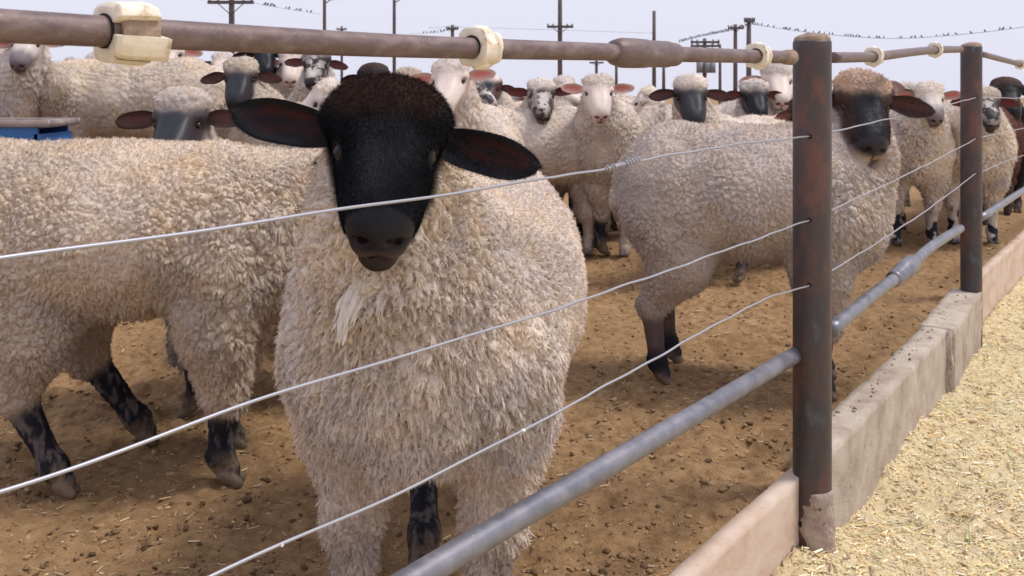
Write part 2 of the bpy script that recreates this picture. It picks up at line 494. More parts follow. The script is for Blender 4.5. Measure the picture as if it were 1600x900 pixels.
tag(scatter_flakes("trampled_straw", np.stack([x, y], 1), pen_h(x, y), 0.004 + 0.025 * RNG.random(n) ** 3, 0.001 + 0.003 * RNG.random(n) ** 2,
    pick([(0.5, 0.38, 0.2), (0.42, 0.3, 0.15), (0.6, 0.5, 0.33), (0.22, 0.14, 0.08)], n)),
    "short straw bits trampled into the brown pen floor", "straw", kind='stuff')

# ------------------------------------------------------------------ kerb wall and boards under the fence
def wall_box(name, a, b2, th, z0, z1, mat, side=1.0, amp=0.006, res=0.018, label=None, seed=0.0, parent=None, cat='kerb'):
    """a..b2: the outer top edge (x, y); the wall's thickness lies towards the pen"""
    a = np.array(a, float); b2 = np.array(b2, float); L = np.linalg.norm(b2 - a); d = (b2 - a) / L
    n = np.array([-d[1], d[0]])
    ring = []
    H = z1 - z0
    nz = max(2, int(H / res)); nt_ = max(2, int(th / res))
    for i in range(nz): ring.append((0, z0 + H * i / nz))
    for i in range(nt_): ring.append((th * i / nt_, z1))
    for i in range(nz): ring.append((th, z1 - H * i / nz))
    for i in range(nt_): ring.append((th * (1 - i / nt_), z0))
    ring = np.array(ring); m_ = len(ring); nl = max(2, int(L / res))
    V = []
    for i in range(nl + 1):
        p = a + d * L * i / nl
        V.append(np.column_stack([p[0] + n[0] * ring[:, 0], p[1] + n[1] * ring[:, 0], ring[:, 1]]))
    V = np.concatenate(V)
    F = [[i * m_ + j, i * m_ + (j + 1) % m_, (i + 1) * m_ + (j + 1) % m_, (i + 1) * m_ + j] for i in range(nl) for j in range(m_)]
    ncap = len(V)
    V = np.concatenate([V, [[*(a + n * th / 2), (z0 + z1) / 2], [*(b2 + n * th / 2), (z0 + z1) / 2]]])
    F3 = [[ncap, (j + 1) % m_, j] for j in range(m_)] + [[ncap + 1, nl * m_ + j, nl * m_ + (j + 1) % m_] for j in range(m_)]
    V = V + amp * (np.stack([fbm(V * 14 + seed, 4), fbm(V * 14 + 40 + seed, 4), fbm(V * 14 + 80 + seed, 4)], 1) - 0.5) * 2
    V = V + 0.35 * amp * (np.stack([fbm(V * 60 + seed, 2), fbm(V * 60 + 40, 2), fbm(V * 60 + 80, 2)], 1) - 0.5) * 2
    o = mesh_obj(name, V, np.array(F), np.array(F3), mat, parent, True)
    if label: tag(o, label, cat)
    return o
E1 = np.array([0.686, 2.238])
wall_box("kerb_board", E1 - DA * 1.9, E1, 0.036, -0.28, 0.05, M['board'], amp=0.002, label="light beige stained kerb board whose end butts against the nearest post")
wall_box("kerb_wall", (0.752, 2.31), (1.60, 3.52), 0.085, -0.34, 0.05, M['concrete'], amp=0.005, seed=3, label="long dusty concrete kerb between the two posts, topped with dirt")
wall_box("kerb_block", (1.615, 3.50), (2.02, 4.13), 0.12, -0.34, 0.052, M['concrete'], amp=0.008, seed=8, label="short rough concrete block at the foot of the farther post")
wall_box("kerb_board", (2.035, 4.26), (3.75, 6.68), 0.04, -0.34, 0.05, M['board'], amp=0.004, seed=5, label="pale kerb board running on beyond the farther post to the right edge")
# rough mortar joint
jm = wall_box("mortar_joint", (1.585, 3.475), (1.63, 3.54), 0.06, -0.32, 0.045, M['footing'], amp=0.018, seed=12, label="crumbling mortar joint between the long kerb and the rough block", cat="mortar")
# a bolt through the near board
bb = MB(); ec = E1 - DA * 0.045; nrm = np.array([DA[1], -DA[0]])
bb.tube([(*(ec - nrm * 0.002), -0.055), (*(ec + nrm * 0.014), -0.055)], 0.004, 8)
bb.tube([(*(ec + nrm * 0.002), -0.055), (*(ec + nrm * 0.008), -0.055)], 0.008, 6)
tag(bb.build("bolt", M['hole'], None, False), "dark rusty bolt sticking out near the end of the light kerb board", "bolt")
# crumbs on top of the kerbs
def reg_wall(n):
    t_ = RNG.random(n); o = RNG.random(n) ** 0.7 * 0.07 + 0.006
    a = np.array([0.76, 2.32]); d = np.array([1.95, 4.06]) - a; dn = d / np.linalg.norm(d); nn = np.array([-dn[1], dn[0]])
    p = a + t_[:, None] * d + o[:, None] * nn
    return p[:, 0], p[:, 1]
tag(clods("kerb_crumbs", 170, reg_wall, 0.001, 0.0055, [(0.3, 0.2, 0.14), (0.5, 0.4, 0.33), (0.16, 0.1, 0.07), (0.42, 0.33, 0.26)], lambda x, y: np.full(len(x), 0.053)),
    "dirt crumbs lying along the top of the concrete kerb", "crumbs", kind='stuff')

# ------------------------------------------------------------------ posts, rails, wires
def post(p, r, ztop, label, holes, foot=True):
    e = empty("fence_post", (p[0], p[1], 0)); tag(e, label, "fence post", "fence posts")
    n = 40; zs = np.concatenate([np.linspace(-0.30, ztop - 0.004, 70)])
    mb = MB(); rr = r * (1 + 0 * zs)
    pts = [(0, 0, z) for z in zs] + [(0, 0, ztop)]
    mb.tube(pts, list(rr) + [r * 0.96], n)
    mb.build("pipe", M['post'], e, True, jitter=lambda V: V + 0.0008 * (np.stack([fbm(V * 30, 3), fbm(V * 30 + 9, 3), V[:, 0] * 0 + 0.5], 1) - 0.5))
    cap = MB(); cap.sphere((0, 0, ztop - 0.001), (r * 0.97, r * 0.97, 0.017), 28, 12)
    cap.build("dirt_cap", M['mud'], e, True, jitter=lambda V: V + (V[:, 2:3] > ztop) * 0.007 * (np.stack([fbm(V * 50, 3) * 0 + 0.5, V[:, 0] * 0 + 0.5, fbm(V * 60, 4) + 0.2], 1) - 0.5) * 2)
    for (dx, dy, z) in holes:
        h = MB(); v = np.array([dx, dy]); v = v / np.linalg.norm(v)
        h.tube([(*(v * (r - 0.004)), z), (*(v * (r + 0.0012)), z)], 0.0055, 12)
        h.build("wire_hole", M['hole'], e, False)
    return e
RP = 0.0435
# wire heights at the posts
WZ1 = [0.833, 0.643, 0.495]; WZ2 = [0.888, 0.712, 0.564]
hd = -DA
hole_dir1 = np.array([-0.42, -0.9]); hole_dir2 = np.array([0.0, -1.0])
p1 = post(P1, RP, 1.052, "nearest rusty brown steel fence post with wires threaded through it", [(*hole_dir1, z) for z in WZ1])
p2 = post(P2, RP, 1.108, "farther dark brown steel fence post standing behind the rough concrete block", [(*hole_dir2, z) for z in WZ2])
ft = MB(); ft.tube([(P1[0] + 0.004, P1[1] - 0.004, z) for z in np.linspace(-0.25, 0.02, 24)], np.linspace(0.048, 0.0425, 24), 28)
def fj(V):
    return V + 0.007 * (np.stack([fbm(V * 45, 4), fbm(V * 45 + 9, 4), fbm(V * 45 + 19, 4)], 1) - 0.5) * 2
tag(ft.build("post_footing", M['footing'], None, True, jitter=fj), "rough speckled cement lump around the base of the nearest post", "footing")

def polypts(ctrl, n):
    """smooth curve through control points"""
    c = np.array(ctrl, float); s = np.concatenate([[0], np.cumsum(np.linalg.norm(np.diff(c, axis=0), axis=1))])
    q = np.linspace(0, s[-1], n); out = []
    m = np.gradient(c, s, axis=0)
    for v in q:
        i = min(np.searchsorted(s, v, side='right') - 1, len(c) - 2); h = s[i + 1] - s[i]; t = (v - s[i]) / h
        out.append((2 * t**3 - 3 * t**2 + 1) * c[i] + (t**3 - 2 * t**2 + t) * h * m[i] + (-2 * t**3 + 3 * t**2) * c[i + 1] + (t**3 - t**2) * h * m[i + 1])
    return np.array(out)

def lineA(Y): return np.array([P1[0] - (P1[1] - Y) * 0.753, Y])
def railpt(px, py):
    # on the vertical plane of the near fence span
    k = (px - 800) / FP; Y = (P1[0] - 0.753 * P1[1]) / (k - 0.753)
    return np.array(at(px, py, Y))
def railpB(px, py):
    k = (px - 800) / FP; g = DB[0] / DB[1]; Y = (P1[0] - g * P1[1]) / (k - g)
    return np.array(at(px, py, Y))
def railpC(px, py):
    g = DC[0] / DC[1]; k = (px - 800) / FP; Y = (P2[0] - g * P2[1]) / (k - g)
    return np.array(at(px, py, Y))
RR = 0.0137
def noisebend(V): return V
rail_near = [railpt(-160, 30), railpt(0, 40), railpt(280, 55), railpt(560, 69), railpt(940, 81), railpt(1100, 86), railpt(1235, 89.5)]
mb = MB(); mb.tube(polypts(rail_near, 60), RR, 24)
e = mb.build("top_rail", M['rail'], None, True); tag(e, "long rusty brown steel top rail nearest the camera, running to the near post", "rail")
cp = MB(); a_, b_ = railpt(958, 82), railpt(1060, 85.5)
ts = [0, 0.03, 0.12, 0.3, 0.45, 0.455, 0.8, 0.805, 0.93, 1.0]; rs = [0.0145, 0.0205, 0.0242, 0.0245, 0.0240, 0.0228, 0.0228, 0.0216, 0.0205, 0.0142]
cp.tube([a_ + (b_ - a_) * q for q in ts], rs, 28)
cp.build("coupling", M['rail'], e, True)
w1 = MB(); w1.tube([railpt(1224, 89.3), railpt(1229, 89.4), railpt(1236, 89.6)], [0.0140, 0.0165, 0.0175], 20); w1.build("weld", M['mud'], e, True)
rail_far = [railpB(1302, 90), railpB(1365, 88.5), railpB(1420, 82), railpB(1462, 78), railpB(1500, 77)]
mb = MB(); mb.tube(polypts(rail_far, 40), RR, 20)
tag(mb.build("top_rail", M['rail'], None, True), "bent rusty top rail between the two fence posts", "rail")
mb = MB(); mb.tube(polypts([railpC(1532, 84), railpC(1570, 94), railpC(1600, 102), railpC(1640, 115)], 20), RR, 16)
tag(mb.build("top_rail", M['rail'], None, True), "rusty top rail sloping down beyond the farther post at the right edge", "rail")

# bottom pipe
mb = MB(); pb = [np.array(at(560, 958, 1.145)), np.array(at(700, 873, 1.277)), np.array(at(1000, 698, 1.665)), np.array(at(1242, 555, 2.21))]
mb.tube(polypts(pb, 50), 0.0182, 24)
e = tag(mb.build("bottom_pipe", M['pipe'], None, True), "thick grey galvanised pipe crossing in front of the big ewe to the near post", "pipe")
mb = MB(); pf = [railpB(1298, 516), railpB(1360, 464), railpB(1412, 424), railpB(1450, 390), railpB(1500, 357)]
mb.tube(polypts(pf, 40), 0.0175, 20)
e2 = tag(mb.build("bottom_pipe", M['pipe'], None, True), "grey pipe with a thick coupling between the two fence posts", "pipe")
cp = MB(); a_, b_ = railpB(1396, 437), railpB(1426, 411)
cp.tube([a_ + (b_ - a_) * q for q in (0, 0.04, 0.5, 0.52, 0.95, 1)], [0.021, 0.0255, 0.0255, 0.029, 0.029, 0.024], 24); cp.build("coupling", M['pipe'], e2, True)
mb = MB(); mb.tube(polypts([railpC(1532, 341), railpC(1570, 316), railpC(1600, 297), railpC(1650, 270)], 20), 0.0175, 16)
tag(mb.build("bottom_pipe", M['pipe'], None, True), "grey lower pipe beyond the farther post at the right edge", "pipe")

# wires
WR = 0.0019
def wire(i, ctrl_near, right, label, kinks):
    z1, z2 = WZ1[i], WZ2[i]
    h1 = P1 + hole_dir1 / np.linalg.norm(hole_dir1) * RP; h2 = P2 + hole_dir2 * RP
    o1 = P1 - hole_dir1 * 0.02
    c = [np.array(q) for q in ctrl_near] + [np.array([*h1, z1])]
    pts = [polypts(c, 90)]
    mid = [np.array([*(P1 + DB * 0.02), z1 + 0.001])]
    exitp = np.array([*(P1 + np.array([0.7, 0.7]) * RP), z1 + 0.002])
    seg = polypts([exitp, exitp * 0.5 + np.array([*h2, z2]) * 0.5 + np.array([0, 0, kinks]), np.array([*h2, z2])], 60)
    pts += [np.array(mid), seg, np.array([[*P2, z2]]), polypts([np.array([*(P2 + np.array([0.95, 0.1]) * RP), z2]), np.array([*(P2 + DC * 0.9), right]), np.array([*(P2 + DC * 2.4), right - 0.02])], 30)]
    V = np.concatenate(pts)
    k = np.arange(len(V)); V[:, 2] += 0.0007 * np.sin(k * 0.9) * (k > 40) + 0.0009 * np.sin(k * 0.37 + 2 * i)
    mb = MB(); mb.tube(V, WR, 8)
    return tag(mb.build("fence_wire", M['wire'], None, True), label, "wire", "strands of fence wire")
wl1 = wire(0, [railpt(-200, 434), railpt(0, 405), railpt(470, 337), railpt(950, 262), railpt(1060, 240), railpt(1150, 226)], 0.872, "uppermost fence wire crossing the black face, with a twisted splice", -0.004)
wl2 = wire(1, [railpt(-200, 828), railpt(0, 768), railpt(420, 620), railpt(800, 505), railpt(1080, 410)], 0.70, "middle fence wire crossing the big ewe's chest", -0.006)
wl3 = wire(2, [railpt(120, 1000), railpt(340, 896), railpt(640, 762), railpt(900, 628), railpt(1110, 512), railpt(1190, 470)], 0.55, "lowest fence wire crossing the big ewe above its forelegs", -0.012)
# splice in the top wire
sp = MB(); c0, c1 = railpt(946, 264), railpt(1000, 250)
for ph, f0, f1, rad in ((0, 0.0, 0.32, 0.0042), (2.4, 0.0, 0.30, 0.0036), (0.8, 0.55, 1.0, 0.0048), (3.9, 0.58, 1.0, 0.004)):
    q = np.linspace(f0, f1, 60); base = c0 + (c1 - c0) * q[:, None]
    aa = q * 34 + ph
    V = base + np.stack([0 * q, np.cos(aa) * rad, np.sin(aa) * rad], 1)
    sp.tube(V, 0.0013, 6)
q = np.linspace(0, 1, 24); V = c0 + (c1 - c0) * (0.25 + 0.35 * q)[:, None]; V[:, 2] += 0.003 * np.sin(q * 3.1); sp.tube(V, 0.0016, 6)
sp.build("splice", M['wire'], wl1, True)
def blob(parent, px, py, r):
    b_ = MB(); b_.sphere(railpt(px, py), (r * 1.6, r * 1.3, r), 10, 7)
    b_.build("clinging_wool", M['tagplastic'], parent, True, jitter=lambda V: V + 0.003 * (np.stack([fbm(V * 300, 2), fbm(V * 300 + 5, 2), fbm(V * 300 + 9, 2)], 1) - 0.5))
blob(wl3, 817, 673, 0.0024); blob(wl3, 440, 851, 0.0018)

# insulators
def insulator(c, d, L, r, label, big=False):
    e = empty("insulator", tuple(c)); tag(e, label, "insulator", "ivory insulators clamped on the top rail")
    d = np.array(d, float); d /= np.linalg.norm(d)
    side = np.cross(d, [0, 0, 1.0]); side /= np.linalg.norm(side); up = np.cross(side, d)
    if side[1] > 0: side = -side      # towards the camera
    def shell(prof, a0, a1, name, mat, th=0.0045, n=28, jit=0.0012):
        ang = np.linspace(math.radians(a0), math.radians(a1), n)
        prof = np.array(prof, float)
        m_ = len(prof)
        outer = []; inner = []
        for a in ang:
            rad = math.cos(a) * side + math.sin(a) * up
            sq = 1.0 / max(abs(math.cos(a)), abs(math.sin(a))) ** (0.35 if big else 0.25)
            outer.append(prof[:, :1] * d * L + prof[:, 1:] * rad * r * sq)
            inner.append(prof[:, :1] * d * L + rad * (RR + 0.0004))
        Vo = np.concatenate(outer); Vi = np.concatenate(inner); V = np.concatenate([Vo, Vi]); o = len(Vo)
        F = []
        for i in range(n - 1):
            for j in range(m_ - 1):
                q = [i * m_ + j, i * m_ + j + 1, (i + 1) * m_ + j + 1, (i + 1) * m_ + j]
                F.append(q); F.append([k + o for k in q[::-1]])
            F.append([i * m_, (i + 1) * m_, o + (i + 1) * m_, o + i * m_])
            F.append([i * m_ + m_ - 1, o + i * m_ + m_ - 1, o + (i + 1) * m_ + m_ - 1, (i + 1) * m_ + m_ - 1])
        for i in (0, n - 1):
            for j in range(m_ - 1):
                F.append([i * m_ + j, o + i * m_ + j, o + i * m_ + j + 1, i * m_ + j + 1])
        V = V + jit * (np.stack([fbm(V * 90 + 3, 3), fbm(V * 90 + 13, 3), fbm(V * 90 + 23, 3)], 1) - 0.5) * 2 * (np.arange(len(V)) < o)[:, None]
        ob = mesh_obj(name, V, np.array(F), None, mat, e, True)
        md = ob.modifiers.new("bevel", 'BEVEL'); md.width = 0.0009; md.segments = 2; md.limit_method = 'ANGLE'
        return ob
    if big:
        shell([(-0.5, 1.25), (-0.42, 1.5), (0.35, 1.62), (0.5, 1.5), (0.52, 1.2)], 28, 150, "upper_shell", M['porcelain'])
        shell([(-0.5, 1.3), (-0.42, 1.5), (-0.2, 1.6), (0.62, 1.6), (0.68, 1.75), (0.7, 1.35)], -60, -12, "lower_shell", M['porcelain'])
        shell([(-0.45, 1.2), (-0.4, 1.62), (0.35, 1.72), (0.45, 1.3)], -150, -62, "lower_tray", M['porcelain'])
        shell([(-0.3, 1.05), (-0.2, 1.18), (0.55, 1.2), (0.6, 1.05)], -14, 30, "packed_mud", M['mud'], jit=0.002)
    else:
        shell([(-0.5, 1.25), (-0.47, 1.72), (-0.30, 1.70), (-0.22, 1.32), (0.22, 1.30), (0.30, 1.52), (0.46, 1.50), (0.5, 1.2)], -170, 180, "sleeve", M['porcelain'], n=44, jit=0.0028)
        for sg in (1, -1):
            nk = MB()
            nk.tube([up * sg * r * 1.1 - d * L * 0.42, up * sg * r * 1.38 - d * L * 0.25, up * sg * r * 1.42 + d * L * 0.2, up * sg * r * 1.2 + d * L * 0.5], [r * 0.45, r * 0.55, r * 0.5, r * 0.35], 14)
            nk.build("clamp_lug", M['porcelain'], e, True, jitter=lambda V: V + 0.0022 * (np.stack([fbm(V * 90 + 3, 3), fbm(V * 90 + 13, 3), fbm(V * 90 + 23, 3)], 1) - 0.5) * 2)
    gs = MB(); gs.tube([d * (-0.53 * L), d * (-0.48 * L)], RR * 1.12, 24); gs.build("gasket", M['hole'], e, True)
    return e
for px, py, L, r, lab, big in ((196, 50, 0.040, 0.0172, "large cracked ivory insulator with brown packing, leftmost on the top rail", True),
                          (752, 74.5, 0.040, 0.0150, "knobbly ivory insulator on the top rail above the pink eared white sheep", False),
                          (1186, 87.5, 0.036, 0.0150, "small ivory insulator on the top rail just left of the near post", False)):
    c = railpt(px, py); d = railpt(px + 12, py + 0.6) - railpt(px - 12, py - 0.6); insulator(c, d, L, r, lab, big)
for px, py, d0, lab in ((1366, 88.5, railpB(1380, 87) - railpB(1350, 89.5), "small ivory insulator midway between the posts above the brown faced sheep"),
                    (1462, 78, railpB(1480, 77) - railpB(1440, 79), "small ivory insulator on the rail just left of the farther post")):
    insulator(railpB(px, py), d0, 0.042, 0.0155, lab)
insulator(railpC(1594, 100.5), railpC(1600, 102) - railpC(1580, 97), 0.042, 0.0155, "small ivory insulator on the sloping rail at the right edge")

# ------------------------------------------------------------------ signed distance modelling for the sheep
class Sdf:
    def __init__(s): s.p = []
    def cap(s, a, b, r1, r2, tag, k=0.03):
        s.p.append(('c', np.array(a, float), np.array(b, float), float(r1), float(r2), None, tag, k, 1))
    def ell(s, c, r, tag, R=None, k=0.03, op=1):
        s.p.append(('e', np.array(c, float), np.array(r, float), 0, 0, np.eye(3) if R is None else np.array(R, float), tag, k, op))
    @staticmethod
    def d1(q, P):
        if q[0] == 'c':
            a, b = q[1], q[2]; ab = b - a; pa = P - a
            h = np.clip(pa @ ab / (ab @ ab), 0, 1)
            return np.sqrt(((pa - h[..., None] * ab) ** 2).sum(-1)) - (q[3] + (q[4] - q[3]) * h)
        r = q[2]; L = (P - q[1]) @ q[5]
        k0 = np.sqrt(((L / r) ** 2).sum(-1)); k1 = np.sqrt(((L / (r * r)) ** 2).sum(-1)) + 1e-9
        return np.where(k0 < 1e-4, -r.min(), k0 * (k0 - 1) / k1)
    @staticmethod
    def comb(D, d, k, op):
        if op == 1:
            h = np.clip(0.5 + 0.5 * (D - d) / k, 0, 1)
            return D * (1 - h) + d * h - k * h * (1 - h)
        h = np.clip(0.5 - 0.5 * (D + d) / k, 0, 1)
        return D * (1 - h) + (-d) * h + k * h * (1 - h)
    def val(s, P):
        D = None
        for q in s.p:
            d = s.d1(q, P)
            D = d if D is None else s.comb(D, d, q[7], q[8])
        return D
    def bounds(s, q, m):
        if q[0] == 'c':
            R = max(q[3], q[4]) + m
            return np.minimum(q[1], q[2]) - R, np.maximum(q[1], q[2]) + R
        ext = np.sqrt(((q[5] * q[2]) ** 2).sum(1)) + m
        return q[1] - ext, q[1] + ext
    def mesh(s, cell):
        bs = [s.bounds(q, 0) for q in s.p if q[8] == 1]
        lo = np.min([b[0] for b in bs], 0) - 3 * cell; hi = np.max([b[1] for b in bs], 0) + 3 * cell
        n = np.ceil((hi - lo) / cell).astype(int) + 1
        ax = [lo[i] + cell * np.arange(n[i]) for i in range(3)]
        D = np.full(n, 0.5, dtype=np.float32)
        for q in s.p:
            m = q[7] + 2 * cell
            a, b = s.bounds(q, m)
            i0 = np.clip(np.floor((a - lo) / cell).astype(int), 0, n); i1 = np.clip(np.ceil((b - lo) / cell).astype(int) + 1, 0, n)
            sl = tuple(slice(i0[i], i1[i]) for i in range(3))
            X, Y, Z = np.meshgrid(ax[0][sl[0]], ax[1][sl[1]], ax[2][sl[2]], indexing='ij')
            d = s.d1(q, np.stack([X, Y, Z], -1))
            D[sl] = s.comb(D[sl], d, q[7], q[8])
        ins = D < 0
        c = ins[:-1, :-1, :-1].astype(np.int8)
        for a in (0, 1):
            for b in (0, 1):
                for g in (0, 1):
                    if a or b or g:
                        c = c + ins[a:n[0] - 1 + a, b:n[1] - 1 + b, g:n[2] - 1 + g]
        act = (c > 0) & (c < 8)
        idx = np.full(act.shape, -1, dtype=np.int64); w_ = np.argwhere(act); idx[act] = np.arange(len(w_))
        P = lo + (w_ + 0.5) * cell
        F = []
        for axis_ in range(3):
            A = np.moveaxis(ins, axis_, 0); I = np.moveaxis(idx, axis_, 0)
            ch = np.argwhere(A[:-1, 1:-1, 1:-1] != A[1:, 1:-1, 1:-1]) + [0, 1, 1]
            i, j, k = ch.T
            quad = np.stack([I[i, j - 1, k - 1], I[i, j, k - 1], I[i, j, k], I[i, j - 1, k]], 1)
            flip = ~A[i, j, k]
            if axis_ == 1: flip = ~flip
            quad[flip] = quad[flip][:, ::-1]
            F.append(quad)
        F = np.concatenate(F); F = F[(F >= 0).all(1)]
        for it in range(3):
            P = s.project(P, cell)
            if it < 2: P = lap(P, F, 0.5)
        return P, F
    def project(s, P, lim):
        e = 0.0015
        d = s.val(P)
        g = np.stack([s.val(P + np.eye(3)[i] * e) - d for i in range(3)], 1) / e
        gn = np.linalg.norm(g, axis=1) + 1e-6
        st = np.clip(d / gn, -lim, lim)
        return P - g / gn[:, None] * st[:, None]

def edges_of(F):
    E = np.concatenate([F[:, [0, 1]], F[:, [1, 2]], F[:, [2, 3]], F[:, [3, 0]]])
    return E
def lap(P, F, lam):
    E = edges_of(F); n = len(P)
    cnt = np.bincount(E.ravel(), minlength=n)
    Q = np.empty_like(P)
    for i in range(3):
        Q[:, i] = np.bincount(E[:, 0], P[E[:, 1], i], n) + np.bincount(E[:, 1], P[E[:, 0], i], n)
    Q /= np.maximum(cnt, 1)[:, None]
    return P * (1 - lam) + Q * lam
def vnormals(P, F):
    fn = np.cross(P[F[:, 2]] - P[F[:, 0]], P[F[:, 3]] - P[F[:, 1]])
    Nn = np.zeros_like(P)
    for i in range(3):
        for k in range(4):
            Nn[:, i] += np.bincount(F[:, k], fn[:, i], len(P))
    return Nn / (np.linalg.norm(Nn, axis=1)[:, None] + 1e-12)
def subdivide(P, F):
    E = np.sort(edges_of(F), 1); n = len(P); nf = len(F)
    key = E[:, 0] * n + E[:, 1]
    u, inv = np.unique(key, return_inverse=True)
    a, b = u // n, u % n
    mid = (P[a] + P[b]) / 2; cen = P[F].mean(1)
    V = np.concatenate([P, mid, cen])
    e = inv.reshape(4, nf) + n; c = np.arange(nf) + n + len(u)
    Fs = [np.stack([F[:, i], e[i], c, e[(i + 3) % 4]], 1) for i in range(4)]
    return V, np.concatenate(Fs)

def rotz(a):
    c, s_ = math.cos(a), math.sin(a); return np.array([[c, -s_, 0], [s_, c, 0], [0, 0, 1.0]])

def head_frame(az, pitch, roll):
    """columns: lateral, nose, dorsal; az 0 looks at the camera (-Y), positive turns to picture right"""
    h = np.array([math.sin(az), -math.cos(az), 0.0]); z = np.array([0, 0, 1.0])
    nose = math.cos(pitch) * h - math.sin(pitch) * z
    dors = math.sin(pitch) * h + math.cos(pitch) * z
    lat = np.cross(nose, dors)
    Rr = np.array(Matrix.Rotation(roll, 3, Vector(h)))
    return Rr @ np.stack([lat, nose, dors], 1)

WOOLS = {'cream': (0.78, 0.69, 0.61), 'grey': (0.60, 0.525, 0.475), 'white': (0.70, 0.63, 0.58), 'tan': (0.56, 0.445, 0.34),
         'brown': (0.13, 0.055, 0.045), 'black': (0.022, 0.017, 0.018), 'yellow': (0.71, 0.605, 0.495)}
BLACK = np.array([0.0065, 0.0070, 0.0115])

